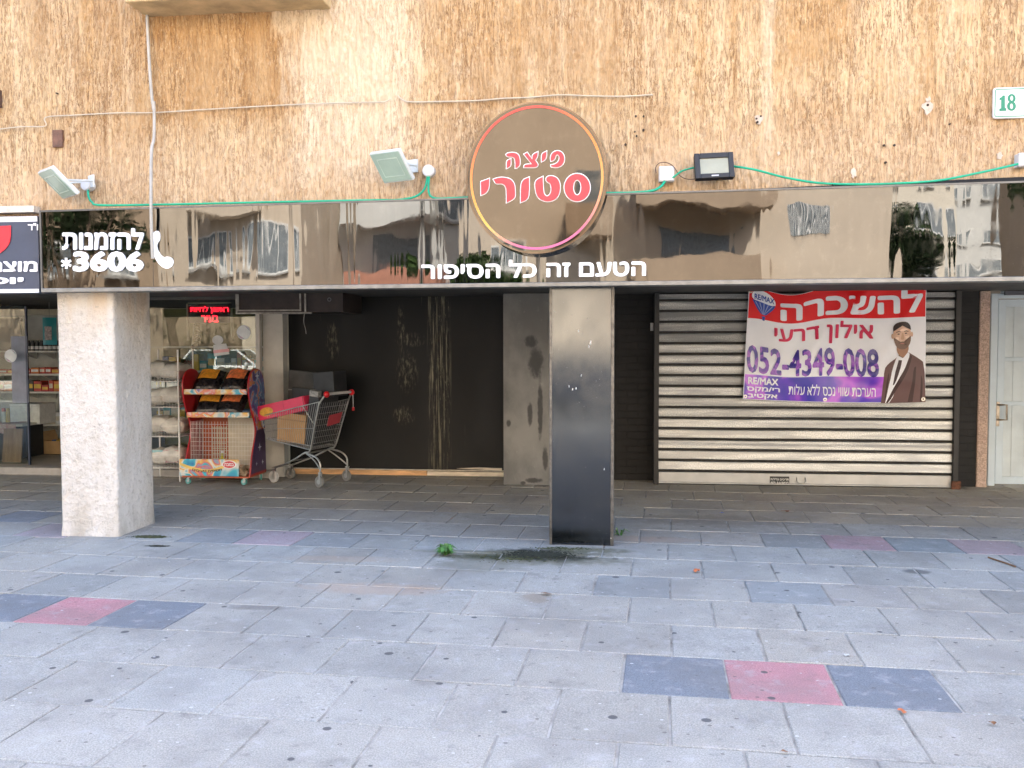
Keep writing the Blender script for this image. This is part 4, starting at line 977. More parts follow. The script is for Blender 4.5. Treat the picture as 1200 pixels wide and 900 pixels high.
build('handle', MB().tube([(hx+.006, YD2-.02, hz+.095), (hx+.012, YD2-.06, hz+.095), (hx+.075, YD2-.07, hz+.095), (hx+.078, YD2-.07, hz-.07), (hx+.012, YD2-.06, hz-.07), (hx+.006, YD2-.02, hz-.07)], .011, 8), m_hd, dr)
A = pp(1174, 343, 10.66); B2 = pp(1230, 332, 10.66)
mbx = thing('meter_box', 'pale blue grey steel box over the white metal door', 'box', (A[0], 10.66, A[2]))
build('case', MB().box(A[0], B2[0], 10.6, 10.7, A[2], 2.146), m_dw, mbx, bevel=.004)
build('top_lip', MB().box(A[0]-.0, B2[0], 10.56, 10.599, 2.10, 2.145), M('dark_blue_lip', (.04, .045, .065), .5), mbx)

# ------------------------------------------------------------------ box hung under the overhang
YK = 9.9
A, B2 = pp(277, 370, YK), pp(360, 366, YK); zk = pp(300, 368, YK)[2]
kb = thing('hanging_box', 'dark brown hanging box with pale metal frame under the sign above the cart', 'box', (A[0], YK, zk))
m_kb = M('dark_brown_board', (.030, .020, .017), .6, var=.3, scale=9)
X1 = pp(402, 360, YK)[0]
build('case', MB().box(A[0], X1, YK, YK+.75, zk+.02, 2.147), m_kb, kb)
m_kf = M('dull_grey_frame', (.30, .28, .25), .5, .6, var=.3, scale=15)
fr_ = MB(); t = .017
xl, xr = A[0]+.025, B2[0]-.06
fr_.box(A[0], A[0]+t, YK-.02, YK, zk, 2.14).box(xr+.035, xr+.035+t, YK-.02, YK, zk, 2.14).box(A[0]+t, X1-.35, YK-.02, YK, zk, zk+t)
fr_.box(xl, xl+t, YK-.03, YK-.0205, zk+.03, 2.14).box(xr-t, xr, YK-.03, YK-.0205, zk+.03, 2.14).box(xl+t, xr-t, YK-.03, YK-.0205, zk+.03, zk+.03+t)
build('frame', fr_, m_kf, kb, bevel=.002)
A2 = pp(386, 351, YK-.003)
build('knockout_hole', MB().ring((A2[0], YK-.003, A2[2]), (1, 0, 0), (0, 0, 1), (0, -1, 0), (.022, .022), (.015, .015), .006, 18), M('dull_ring', (.2, .2, .2), .5, .5), kb)
A3 = pp(357, 372, 10.1); build('dangling_wire', MB().tube(spline([(A3[0], 10.1, zk+.03), (A3[0]-.01, 10.1, zk-.08), (A3[0]+.012, 10.09, zk-.17), (A3[0]+.018, 10.09, zk-.22)]), .0035, 5), M('grey_wire', (.3, .3, .29), .5), kb)

# ------------------------------------------------------------------ pet shop front
YW = 10.5
def pane_mat():
    m = bpy.data.materials.new('window_glass'); m.use_nodes = True; t = m.node_tree; t.nodes.remove(t.nodes['Principled BSDF'])
    o_ = t.nodes['Material Output']; mx = nn(t, 'ShaderNodeMixShader'); tr = nn(t, 'ShaderNodeBsdfTransparent'); gl = nn(t, 'ShaderNodeBsdfGlossy')
    tr.inputs[0].default_value = (.80, .84, .82, 1); gl.inputs['Roughness'].default_value = .01; gl.inputs[0].default_value = (.9, .92, .92, 1)
    fr_ = nn(t, 'ShaderNodeFresnel'); fr_.inputs[0].default_value = 1.5; ml = nn(t, 'ShaderNodeMath', operation='MULTIPLY_ADD'); ml.inputs[1].default_value = 1.0; ml.inputs[2].default_value = .0
    t.links.new(fr_.outputs[0], ml.inputs[0]); t.links.new(ml.outputs[0], mx.inputs[0]); t.links.new(tr.outputs[0], mx.inputs[1]); t.links.new(gl.outputs[0], mx.inputs[2]); t.links.new(mx.outputs[0], o_.inputs[0])
    return m
m_glass = pane_mat()
gX0, gX1 = pp(150, 450, YW)[0], pp(301.5, 450, YW)[0]
sf = thing('shop_window', 'large pet shop window with grey post right of the whitewashed pillar', 'shop window', ((gX0+gX1)/2, YW, 0))
m_post = M('weathered_aluminium', (.42, .40, .36), .55, .3, var=.15, scale=6)
build('glass', MB().box(gX0, gX1-.002, YW, YW+.008, .14, 2.11), m_glass, sf)
build('post', MB().box(gX1, gX1+.05, YW-.035, YW+.05, .0, 2.146), m_post, sf, bevel=.004)
build('post', MB().box(gX0-.05, gX0, YW-.035, YW+.05, .0, 2.146), m_post, sf, bevel=.004)
build('sill', MB().box(gX0, gX1-.001, YW-.03, YW+.05, .0, .139), m_post, sf, bevel=.004)
build('head_rail', MB().box(gX0, gX1-.001, YW-.03, YW+.05, 2.111, 2.146), M('dark_head_rail', (.05, .05, .045), .6), sf)
Xpw0, Xpw1 = gX1+.052, hx0+.12
build('pale_wall', MB().box(Xpw0, Xpw1, YW+.06, YW+.2, -.05, 2.146), M('pale_grey_wall', (.48, .46, .41), .85, var=.12, scale=2.5, bump=.2), bld)
# LED sign hung behind the glass
YL = YW+.12
A, B2 = pp(221, 399, YL), pp(270, 355.5, YL)
led = thing('led_sign', 'black LED sign with red glowing text in a cream frame behind the pet shop window', 'LED sign', (A[0], YL, A[2]))
build('screen', MB().box(A[0], B2[0], YL, YL+.03, A[2]+.21, B2[2]), M('led_black', (.02, .02, .022), .4), led)
m_cream = M('cream_edge', (.55, .52, .40), .6)
build('frame', MB().box(A[0]-.018, A[0]-.001, YL-.01, YL+.03, A[2], B2[2]).box(B2[0]+.001, B2[0]+.018, YL-.01, YL+.03, A[2], B2[2]-.06).box(A[0], B2[0], YL-.01, YL+.03, B2[2]+.001, B2[2]+.012), m_cream, led)
m_led = M('red_led', (.8, .01, .02), .5, emit=((1., .012, .03), .55))
mb = MB(); glue(mb, 'ראשון לחיות', 223, 268, 367.6, 358.6, YL-.002, bold=.02, ext=.002); build('lettering', mb, m_led, led)
mb = MB(); glue(mb, 'בעיר', 236, 256, 377.5, 369.5, YL-.002, bold=.02, ext=.002); build('lettering', mb, m_led, led)
# round and cut-out stickers on the glass
YT = YW-.003
def sticker(name, label, x, y, r, cols, cat='sticker'):
    t = thing(name, label, cat, tuple(pp(x, y, YT)))
    c = pp(x, y, YT); q = r*YT/FPX
    build('disc', MB().tube([(c[0], YT, c[2]), (c[0], YT-.001, c[2])], q, 24, smooth=False), cols[0], t)
    mb = MB()
    for (a0, a1) in ((.15, 1.15), (3.4, 4.6)): mb.prism([(q*.93*math.cos(a), q*.93*math.sin(a)) for a in np.linspace(a0, a1+.3, 9)], (c[0], YT-.0015, c[2]), (1, 0, 0), (0, 0, 1), (0, -1, 0), .0006)
    build('print', mb, cols[1], t)
m_stw = M('sticker_white', (.62, .66, .66), .4); m_stt = M('sticker_teal', (.10, .46, .46), .4, col2=(.5, .25, .35), scale=12)
sticker('sticker', 'round white and teal sticker on the pet shop window right of the LED sign', 285.5, 389.5, 8.8, (m_stw, m_stt))
sticker('sticker', 'round white and teal sticker on the glass door at the left edge', 12.5, 417, 8.2, (m_stw, m_stt))
t = thing('sticker', 'grey cut-out sticker with a red band under the LED sign', 'sticker', tuple(pp(260, 405, YT)))
mb = MB(); mb.add([], [])
def flat(mb, pts, Y, d=.0012): return px_prism(mb, pts, Y, d)
flat(mb, [(248.5+6.5*math.cos(a)+6.6, 398.5+5.5*math.sin(a)) for a in np.linspace(0, 2*math.pi, 16)[:-1]], YT); flat(mb, [(250, 404), (265, 402.5), (269, 415), (251, 417.5)], YT, .0018); build('cutout', mb, M('sticker_grey', (.52, .53, .52), .5), t)
build('band', flat(MB(), [(250, 410.5), (268.4, 408.5), (269, 412), (250.4, 414)], YT, .0026), M('sticker_pink', (.62, .30, .30), .5), t)
# pale feathery garland hanging inside
YGd = YW+.18
gl = MB(); top = pp(229, 378, YGd); bot = pp(220, 447, YGd)
for i in range(150):
    f = i/150; c = top+(bot-top)*f + np.array([.05*math.sin(f*7), 0, 0]); a = rng.uniform(0, 6.28); l = rng.uniform(.05, .11)*(.6+.5*f)
    d = np.array([math.cos(a), math.sin(a), rng.uniform(-.7, .1)]); s2 = np.cross(d, (0, 0, 1))*.014
    gl.add([c-s2*.4, c+d*l*.5+s2, c+d*l, c+d*l*.5-s2], [(0, 1, 2, 3)])
gl.tube([top+np.array([0, 0, .08]), bot], .006, 5)
tag(build('garland', gl, M('silver_garland', (.62, .60, .54), .55, var=.2, scale=30)), 'pale feathery garland hanging behind the pet shop window', 'garland')

# ------------------------------------------------------------------ shop fittings and goods inside
m_shelf = M('white_shelf', (.62, .62, .58), .5, var=.06); m_card = M('brown_cardboard', (.42, .27, .13), .8, var=.12, scale=7)
def tub(name, label, x0, x1, y0, y1, z0, z1, mat, cat, bev=.004, group=None, lid=None):
    t = thing(name, label, cat, ((x0+x1)/2, (y0+y1)/2, z0), 0, group)
    build('body', MB().box(x0, x1, y0, y1, z0, z1), mat, t, bevel=bev)
    if lid: build('lid', MB().box(x0-.004, x1+.004, y0-.004, y1+.004, z1+.001, z1+.03), lid, t, bevel=.003)
    return t
YI = 12.2
ix0, ix1 = pp(-25, 450, YI)[0], pp(100, 450, YI)[0]
su = thing('shelf_unit', 'white wall shelves of pet supplies seen left of the whitewashed pillar', 'shelf', (ix0, YI, .085))
zs = [pp(50, y, YI)[2] for y in (411, 438, 459, 497)]
for z in zs:
    bd = build('shelf', MB().box(ix0, ix1, YI, YI+.35, z-.025, z), m_shelf, su, bevel=.003)
    for X in (ix0+.14, ix0+.66, ix0+.94): build('bracket', MB().prism([(0, 0), (.32, 0), (0, -.10)], (X, YI+.345, z-.026), (0, -1, 0), (0, 0, 1), (1, 0, 0), .012), m_shelf, bd)
build('back_panel', MB().box(ix0, ix1, YI+.352, YI+.37, .09, 2.0), M('back_panel_grey', (.36, .37, .34), .7), su)
def colmat(name, c): return M(name, c, .45, var=.1, scale=15)
pal = [colmat('pack_red', (.45, .05, .03)), colmat('pack_orange', (.55, .16, .03)), colmat('pack_cream', (.60, .54, .42)), colmat('pack_black', (.03, .03, .03)), colmat('pack_teal', (.05, .30, .32)), colmat('pack_yellow', (.62, .42, .04)), colmat('pack_white', (.66, .66, .64)), colmat('pack_blue', (.05, .13, .38))]
xx = ix0+.02; k = 0
while xx < ix1-.08:      # a row of dark jars with pale labels
    wj = .058; t = thing('jar', 'dark jar with pale label standing on the top white shelf', 'jar', (xx+wj/2, YI+.12, zs[0]), 0, 'dark jars on the top shelf')
    build('body', MB().tube([(xx+wj/2, YI+.1, zs[0]), (xx+wj/2, YI+.1, zs[0]+.12)], .027, 12, smooth=False), pal[3], t, bevel=.003)
    build('label', MB().tube([(xx+wj/2, YI+.1, zs[0]+.02), (xx+wj/2, YI+.1, zs[0]+.065)], .0278, 12, smooth=False), pal[6], t)
    build('lid', MB().tube([(xx+wj/2, YI+.1, zs[0]+.1205), (xx+wj/2, YI+.1, zs[0]+.145)], .022, 12, smooth=False), pal[3], t); xx += .066
def packs(z, x0, x1, cols, hmin, hmax, label, group, y=YI+.05):
    x = x0
    while x < x1-.05:
        wd = rng.uniform(.07, .15); h = rng.uniform(hmin, hmax); c = rng.choice(cols)
        t = thing('pack', label, 'pack', (x+wd/2, y+.09, z), 0, group)
        build('body', MB().box(x+.003, x+wd-.003, y, y+.17, z, z+h), c, t, bevel=.008)
        build('label', MB().box(x+.012, x+wd-.012, y-.002, y-.0003, z+h*.3, z+h*.7), rng.choice([pal[6], pal[2], pal[5]]), t)
        x += wd
packs(zs[1], ix0+.01, ix1-.02, [pal[0], pal[1], pal[0]], .05, .11, 'red and orange tray pack lying on the second white shelf', 'packs on the second shelf')
packs(zs[2], ix0+.01, ix1-.02, [pal[0], pal[3], pal[6], pal[1]], .08, .2, 'small coloured pack on the third white shelf', 'packs on the third shelf')
packs(zs[3], ix0+.35, ix1-.02, [pal[2], pal[6], pal[3]], .08, .22, 'pale or dark pack on the lowest white shelf', 'packs on the lowest shelf')
for i, (xa_, xb_, lab) in enumerate(((34, 50, 'open brown cardboard box on the shop floor beside the glass door'), (50.5, 72, 'open brown cardboard box of blue and yellow packs behind the whitewashed pillar'))):
    A, B2 = pp(xa_, 537, 11.7), pp(xb_, 517, 11.7); z0_ = A[2]; z1_ = B2[2]
    t = thing('cardboard_box', lab, 'box', ((A[0]+B2[0])/2, 11.9, z0_), 0, 'cardboard boxes in the pet shop')
    q = .006; build('body', MB().box(A[0], B2[0], 11.7, 11.7+q, z0_, z1_).box(A[0], B2[0], 12.05, 12.05+q, z0_, z1_).box(A[0], A[0]+q, 11.7065, 12.0495, z0_, z1_).box(B2[0]-q, B2[0], 11.7065, 12.0495, z0_, z1_).box(A[0]+q, B2[0]-q, 11.707, 12.049, z0_, z0_+q), m_card, t)
    build('flap', MB().box(-.0, q, -.165, .165, 0, .13, Matrix.Translation((A[0]+.002, 11.88, z1_+.001)) @ Matrix.Rotation(R(-22), 4, 'Y')), m_card, t)
    if i:
        for j in range(5):
            X = A[0]+.05+j*.035
            pk = thing('pack', 'blue and yellow pouch sticking out of the cardboard box', 'pack', (X, 11.8, z0_+.02), 0, 'pouches in the cardboard box')
            build('pouch', MB().box(-.014, .014, -.04, .04, .0, .23, Matrix.Translation((X, 11.8+.02*j, z0_+.02)) @ Matrix.Rotation(R(14+4*j), 4, 'Y')), pal[7] if j % 2 == 0 else pal[5], pk, bevel=.008)
            build('band', MB().box(-.0155, .0155, -.0415, .0415, .17, .2, Matrix.Translation((X, 11.8+.02*j, z0_+.02)) @ Matrix.Rotation(R(14+4*j), 4, 'Y')), pal[5] if j % 2 == 0 else pal[7], pk)
bt = MB(); A, B2 = pp(34, 541, 11.65), pp(80, 537.5, 11.65); tag(build('low_bench', bt.box(A[0], B2[0], 11.65, 12.2, .09, A[2]-.004), M('dark_bench', (.025, .024, .022), .7)), 'dark low bench under the cardboard boxes in the pet shop', 'bench')
# hanging teal bag
A, B2 = pp(50.5, 404, 11.6), pp(66, 372, 11.6)
tb = thing('pet_food_bag', 'teal pet food bag with a pale picture hanging beside the pillar', 'bag', ((A[0]+B2[0])/2, 11.6, A[2]))
build('bag', MB().grid(lambda a, b: (A[0]+(B2[0]-A[0])*a, 11.6-.03*math.sin(math.pi*a)*math.sin(math.pi*b), A[2]+(B2[2]-A[2])*b), 10, 10).grid(lambda a, b: (B2[0]-(B2[0]-A[0])*a, 11.6+.03*math.sin(math.pi*a)*math.sin(math.pi*b)+.002, A[2]+(B2[2]-A[2])*b), 10, 10), M('teal_bag', (.03, .30, .33), .35, var=.1), tb)
cx_, cz_ = (A[0]+B2[0])/2, A[2]+(B2[2]-A[2])*.42
build('picture', MB().grid(lambda a, b: (cx_+.05*(2*a-1), 11.6-.034-.0005, cz_+.09*(2*b-1)), 1, 1), M('bag_picture', (.42, .36, .34), .4, var=.5, scale=26), tb)
build('hook_line', MB().tube([(cx_, 11.6, B2[2]), (cx_, 11.6, 2.148)], .003, 5), M('grey_wire', (.3, .3, .29)), tb)
# counter with a cloth, sprays and a foam box
cX0, cX1 = pp(-60, 500, 11.0)[0], pp(9, 500, 11.0)[0]; zc = pp(0, 497, 11.0)[2]
ct = thing('counter', 'dark counter at the left edge of the pet shop doorway', 'counter', (cX0, 11.0, .085))
build('top', MB().box(cX0, cX1+.2, 11., 11.45, zc-.03, zc), m_shelf, ct, bevel=.004)
build('body', MB().box(cX0, cX1-.05, 11.04, 11.4, .086, zc-.031), M('dark_bench', (.025,)*3), ct)
tag(build('cloth', MB().grid(lambda a, b: (cX0+(cX1+.12-cX0)*a, 10.99+.30*b if b > .2 else 10.985-.004*math.sin(30*a), zc+.006+.004*math.sin(17*a+5*b) if b > .2 else zc+.004-.12*(1-b/.2)*(.8+.3*math.sin(9*a))), 40, 20), M('printed_cloth', (.62, .55, .50), .8, col2=(.45, .16, .18), scale=22)), 'pale cloth with red pattern draped over the shop counter', 'cloth')
for (x, m_, lab, cap) in ((4.5, pal[6], 'white spray can with red cap on the counter', pal[0]), (9.5, pal[5], 'yellow spray can with yellow cap on the counter', pal[5])):
    c = pp(x, 490, 11.12); z0_ = zc+.012; t = thing('spray_can', lab, 'can', (c[0], 11.12, z0_), 0, 'spray cans on the counter')
    build('body', MB().tube([(c[0], 11.12, z0_), (c[0], 11.12, z0_+.14)], .026, 14, smooth=False), m_, t, bevel=.006); build('cap', MB().tube([(c[0], 11.12, z0_+.141), (c[0], 11.12, z0_+.185)], .022, 14, smooth=False), cap, t, bevel=.004)
A, B2 = pp(12, 497, 11.3), pp(46, 473.5, 11.3)
tub('foam_box', 'white foam box with lid behind the spray cans', A[0], B2[0], 11.3, 11.65, A[2], B2[2]-.03, pal[6], 'box', lid=pal[6])
tag(build('box_stand', MB().box(A[0]+.02, pp(30, 490, 11.33)[0], 11.33, 11.7, .086, A[2]-.003), M('dark_bench', (.025,)*3)), 'dark stand under the white foam box', 'stand')
A, B2 = pp(5, 553, 10.9), pp(26, 502, 10.9)
tag(build('plywood_board', MB().box(A[0], B2[0], 0, .018, .0, B2[2]-.088, Matrix.Translation((0, 10.86, .087)) @ Matrix.Rotation(R(-7), 4, 'X')), M('plywood', (.36, .23, .14), .75, stretch=(8, 1, 1), scale=3, var=.18), bevel=.002), 'bare plywood board leaning against the shop counter', 'board')
# left door leaf of glass
A, B2 = pp(-70, 450, 10.62), pp(32.5, 450, 10.62)
gd = thing('glass_door', 'frameless glass door leaf standing at the left edge of the pet shop', 'door', (B2[0], 10.62, .09))
build('glass', MB().box(A[0], B2[0]-.012, 10.62, 10.63, .10, 2.05), m_glass, gd)
build('edge_rail', MB().box(B2[0]-.0115, B2[0]+.006, 10.61, 10.64, .09, 2.05), M('dark_blue_rail', (.03, .04, .07), .4), gd)
A, B2 = pp(14.5, 472, 10.61), pp(31.5, 394, 10.61)
build('frosted_film', MB().box(A[0], B2[0], 10.612, 10.6165, A[2], B2[2]), M('frosted_film', (.30, .33, .42), .5, alpha=.55), gd)
A, B2 = pp(-40, 411, 10.75), pp(24.5, 373, 10.75)
lp = thing('led_sign', 'dark unlit sign panel with yellow edge in the left doorway', 'LED sign', (B2[0], 10.75, A[2]))
build('screen', MB().box(A[0], B2[0], 10.75, 10.78, A[2], B2[2]), M('led_black', (.02, .02, .022)), lp)
build('edge', MB().box(B2[0]+.001, B2[0]+.014, 10.74, 10.78, A[2]-.02, B2[2]-.04).box(A[0], B2[0]-.04, 10.74, 10.78, B2[2]+.001, B2[2]+.014), m_cream, lp)

# back shelves behind the right pane
bx0, bx1 = pp(176, 450, 12.6)[0], XW-.05
sv = thing('shelf_unit', 'dim goods shelves deep behind the pet shop window', 'shelf', (bx0, 12.6, .085))
build('back_panel', MB().box(bx0, bx1, 13.0, 13.03, .09, 2.1), M('olive_panel', (.16, .16, .07), .8, var=.2, scale=2), sv)
zb_ = (.45, .85, 1.2, 1.55)
for z in zb_: build('shelf', MB().box(bx0, bx1, 12.62, 12.99, z-.025, z), m_shelf, sv)
for z in zb_[:3]: packs(z, bx0+.05, bx1-.1, pal, .10, .27, 'dim coloured pack on the shelves deep in the pet shop', 'packs deep in the pet shop', 12.66)

# ------------------------------------------------------------------ white wire rack of sacks outside the window
rx0, rx1, ry0, ry1 = pp(176, 500, 10.2)[0], pp(217, 500, 10.2)[0], 10.05, 10.42
wr = thing('wire_rack', 'white wire basket rack of pet food sacks beside the whitewashed pillar', 'rack', (rx0, ry0, 0))
m_wire = M('white_wire', (.66, .65, .60), .45, var=.08)
mb = MB()
for X in (rx0, rx1):
    for Y in (ry0, ry1): mb.tube([(X, Y, 0), (X, Y, 1.52)], .011, 6)
build('upright', mb, m_wire, wr)
RZ = [.16, .52, .86, 1.16]
for z in RZ:
    mb = MB(); h = .14
    for zz in (z, z+h): mb.tube([(rx0, ry0, zz), (rx1, ry0, zz), (rx1, ry1, zz), (rx0, ry1, zz), (rx0, ry0, zz)], .006, 5)
    for i in range(13):
        X = rx0+(rx1-rx0)*i/12; mb.tube([(X, ry0, z+h), (X, ry0, z), (X, ry1, z)], .0028, 4)
    mb.tube([(rx0, ry0, z+h*.5), (rx1, ry0, z+h*.5)], .0028, 4)
    build('basket', mb, m_wire, wr)
m_sack = M('white_sack', (.60, .57, .50), .5, var=.14, scale=9, bump=.8, bscale=14)
def pillow(c, sx, sy, sz, rot=None, seed=0, n=14):
    mb = MB(); rr = random.Random(seed); ph = [rr.uniform(0, 6.28) for _ in range(6)]
    Mx = rot or Matrix()
    def f(sgn):
        def g(a, b):
            u, v = 2*a-1, 2*b-1; e = max(0, (1-abs(u)**3.2)*(1-abs(v)**3.2))**.55
            w_ = 1+.10*math.sin(5*u+ph[0])*math.sin(4*v+ph[1])+.06*math.sin(11*u+ph[2]+3*v)
            p = Mx @ Vector((sx/2*u*(1-.05*(1-e)), sy/2*v, sgn*sz/2*e*w_)); return (c[0]+p.x, c[1]+p.y, c[2]+p.z)
        return g
    mb.grid(f(1), n, n); g0 = f(-1); mb.grid(lambda a, b: g0(1-a, b), n, n); return mb
for i, z in enumerate(RZ):
    for j in range(2):
        t = thing('sack', 'pale plump pet food sack lying in the white wire rack', 'sack', ((rx0+rx1)/2, (ry0+ry1)/2, z), 0, 'pet food sacks in the wire rack')
        c = (rx0+(rx1-rx0)*(.30+.42*j), (ry0+ry1)/2-.02, z+.115+.02*((i+j) % 2))
        build('sack', pillow(c, .29, .36, .19, Matrix.Rotation(R(rng.uniform(-12, 12)), 4, 'Z') @ Matrix.Rotation(R(rng.uniform(-6, 6)), 4, 'Y'), i*2+j), m_sack, t)
        if i == 0: build('print', MB().box(c[0]-.09, c[0]+.09, ry0+.022, ry0+.026, z+.06, z+.2), (M('teal_print', (.30, .52, .52), .5) if j == 0 else M('rose_print', (.45, .16, .16), .5)), t)

# ------------------------------------------------------------------ snack display rack on castors
dy0 = 9.86
lX, rX = pp(213, 480, dy0)[0], pp(290, 480, dy0)[0]
dk = thing('display_rack', 'red and purple cardboard snack display rack on castors beside the shopping cart', 'display rack', ((lX+rX)/2, dy0, 0))
prf = smooth_poly([(.03, .95), (.0, 1.10), (.03, 1.22), (.12, 1.29), (.26, 1.31), (.40, 1.26), (.48, 1.14), (.49, .9), (.47, .5), (.50, .10), (.02, .10), (.06, .30), (.20, .56), (.17, .70), (.09, .82)], 2)
m_dred = M('lacquer_red', (.36, .012, .016), .35, var=.1)
m_print = mat_ramp('starry_print', [(.30, (.03, .02, .09)), (.42, (.09, .05, .20)), (.50, (.03, .16, .36)), (.56, (.30, .42, .52)), (.60, (.50, .10, .12)), (.66, (.62, .34, .05)), (.74, (.08, .03, .16))], 'noise', rough=.35, scale=6.5, loc=(2, 1, 4))
m_pur = M('dark_purple_print', (.045, .025, .075), .4, var=.25, scale=9)
def side(X, th, mat, name, lab=None):
    return build(name, MB().prism(prf, (X, dy0, 0), (0, 1, 0), (0, 0, 1), (1, 0, 0), th), mat, dk, label=lab)
side(lX, .016, m_dred, 'side_panel', 'plain red left side panel')
rp = side(rX, .012, m_dred, 'side_panel', 'right side panel with starry colour print and red edge')
pg = smooth_poly([(p[0]*.93+.018, p[1]*.985+.008) for p in [(.03, .95), (.0, 1.10), (.03, 1.22), (.12, 1.29), (.26, 1.31), (.40, 1.26), (.48, 1.14), (.49, .9), (.48, .62), (.215, .60), (.20, .70), (.10, .82)]], 2)
build('print', MB().prism(pg, (rX+.0125, dy0, 0), (0, 1, 0), (0, 0, 1), (1, 0, 0), .003), m_print, rp)
pg2 = [(.22, .60), (.47, .60), (.49, .12), (.05, .12), (.09, .32)]
build('print', MB().prism(pg2, (rX+.0125, dy0, 0), (0, 1, 0), (0, 0, 1), (1, 0, 0), .003), m_pur, rp)
stp = MB()
for (d, z, r) in ((.30, .40, .05), (.38, .22, .03), (.20, .22, .025), (.28, .76, .045), (.25, 1.22, .06)):
    stp.prism([((r if k % 2 == 0 else r*.28)*math.cos(k*math.pi/4)+d, (r if k % 2 == 0 else r*.28)*math.sin(k*math.pi/4)+z) for k in range(8)], (rX+.0157, dy0, 0), (0, 1, 0), (0, 0, 1), (1, 0, 0), .001)
build('print_stars', stp, M('star_white', (.62, .66, .72), .4), rp)
x0, x1 = lX+.017, rX-.001
m_strip = mat_ramp('rainbow_strip', [(.34, (.04, .32, .45)), (.44, (.62, .58, .50)), (.50, (.68, .40, .08)), (.56, (.66, .14, .12)), (.62, (.60, .50, .45)), (.70, (.16, .11, .30))], 'noise', rough=.35, scale=5.5, loc=(0, 3, 1))
for z, d0 in ((1.055, .03), (.79, .10)):
    s_ = build('shelf', MB().box(x0, x1, dy0+d0+.005, dy0+.47, z-.012, z), M('dark_shelf', (.06, .03, .03), .5), dk)
    build('price_strip', MB().box(x0, x1-.02, dy0+d0-.006, dy0+d0+.004, z-.035, z+.022), m_strip, s_)
build('base_tray', MB().box(lX-.01, rX+.01, dy0+.0, dy0+.50, .082, .099), M('orange_red_base', (.45, .10, .04), .5), dk, bevel=.003)
build('back_panel', MB().box(x0, x0+.33, dy0+.482, dy0+.49, .1, .78), M('orange_back', (.42, .09, .03), .5), dk)
mb = MB(); yb0 = dy0+.16
for i in range(22):
    X = x0+(x1-x0)*i/21; mb.tube([(X, yb0, .10), (X, yb0+.02, .70)], .0022, 4)
for j in range(12): z = .12+j*.05; mb.tube([(x0, yb0+.0007*j, z), (x1, yb0+.0007*j, z)], .0022, 4)
for i in range(10):
    Y = yb0+(.31)*i/9
    mb.tube([(x1-.012, Y, .10), (x1-.012, Y, .70)], .0022, 4); mb.tube([(x0+.012, Y, .10), (x0+.012, Y, .70)], .0022, 4)
build('wire_basket', mb, m_wire, dk)
m_front = mat_ramp('colour_swirl', [(.34, (.03, .17, .38)), (.44, (.05, .38, .46)), (.50, (.62, .60, .55)), (.55, (.68, .42, .08)), (.60, (.62, .12, .16)), (.68, (.04, .40, .48))], 'noise', rough=.3, scale=4.2, loc=(5, 0, 2))
fa, fb = pp(211, 559, dy0-.02), pp(280, 538.5, dy0-.02)
fp = build('front_panel', MB().box(fa[0], fb[0], dy0-.03, dy0-.018, .105, fb[2]), m_front, dk, bevel=.003)
fq = (fb[0]-fa[0]); zc_ = (.105+fb[2])/2
def fpt(a, b, d): return (fa[0]+fq*a, dy0-.0305-d, .105+(fb[2]-.105)*b)
mb = MB(); mb.prism([(.84+.10*math.cos(t_), .70+.20*math.sin(t_)) for t_ in np.linspace(0, 2*math.pi, 22)[:-1]], fpt(0, 0, 0), (fq, 0, 0), (0, 0, fb[2]-.105), (0, -1, 0), .001); build('oval_mark', mb, M('oval_red', (.6, .03, .04), .4), fp)
mb = MB(); mb.prism([(.84+.125*math.cos(t_), .70+.25*math.sin(t_)) for t_ in np.linspace(0, 2*math.pi, 22)[:-1]], fpt(0, 0, -.0003), (fq, 0, 0), (0, 0, fb[2]-.105), (0, -1, 0), .0008); build('oval_edge', mb, pal[6], fp)
mb = MB(); letter(mb, 'במבה', .76, .92, .61, .80, lambda x, y, d: fpt(x, y, .0018+d), bold=.03); build('lettering', mb, pal[6], fp)
mb = MB(); P_ = [(.0, .62), (.2, .36), (.45, .22), (.62, .30), (.78, .52), (.72, .62), (.58, .44), (.44, .38), (.22, .52), (.0, .8)]; mb.prism(smooth_poly(P_, 2), fpt(0, 0, 0), (fq, 0, 0), (0, 0, fb[2]-.105), (0, -1, 0), .0007); build('yellow_ribbon', mb, M('ribbon_yellow', (.70, .48, .12), .4), fp)
mb = MB(); letter(mb, 'חטיפים טעימים', .22, .72, .22, .36, lambda x, y, d: fpt(x, y+.5*(x-.45)**2*3, .0016+d), bold=.03); build('lettering', mb, M('print_brown', (.10, .05, .05), .5), fp)
m_teal = M('teal_castor', (.10, .32, .28), .45, var=.1); m_fork = M('zinc_fork', (.45, .45, .43), .35, .8)
def castor(parent, p, r, wm, fm, rz_=0., w=.022, h=None):
    h = h or r*2+.012
    c = build('castor', MB().box(-.018, .018, -.018, .018, h-.012, h, Matrix.Translation(p)).box(-.016, -.013, -.012, .012, r*.8, h-.0121, Matrix.Translation(p) @ Matrix.Rotation(rz_, 4, 'Z')).box(.013, .016, -.012, .012, r*.8, h-.0121, Matrix.Translation(p) @ Matrix.Rotation(rz_, 4, 'Z')), fm, parent)
    Mw = Matrix.Translation(p) @ Matrix.Rotation(rz_, 4, 'Z')
    build('wheel', MB().tube([tuple(Mw @ Vector((-w/2, .014, r))), tuple(Mw @ Vector((w/2, .014, r)))], r, 18, smooth=False), wm, c, bevel=.003)
    build('hub', MB().tube([tuple(Mw @ Vector((-w/2-.002, .014, r))), tuple(Mw @ Vector((w/2+.002, .014, r)))], r*.45, 12, smooth=False), fm, c)
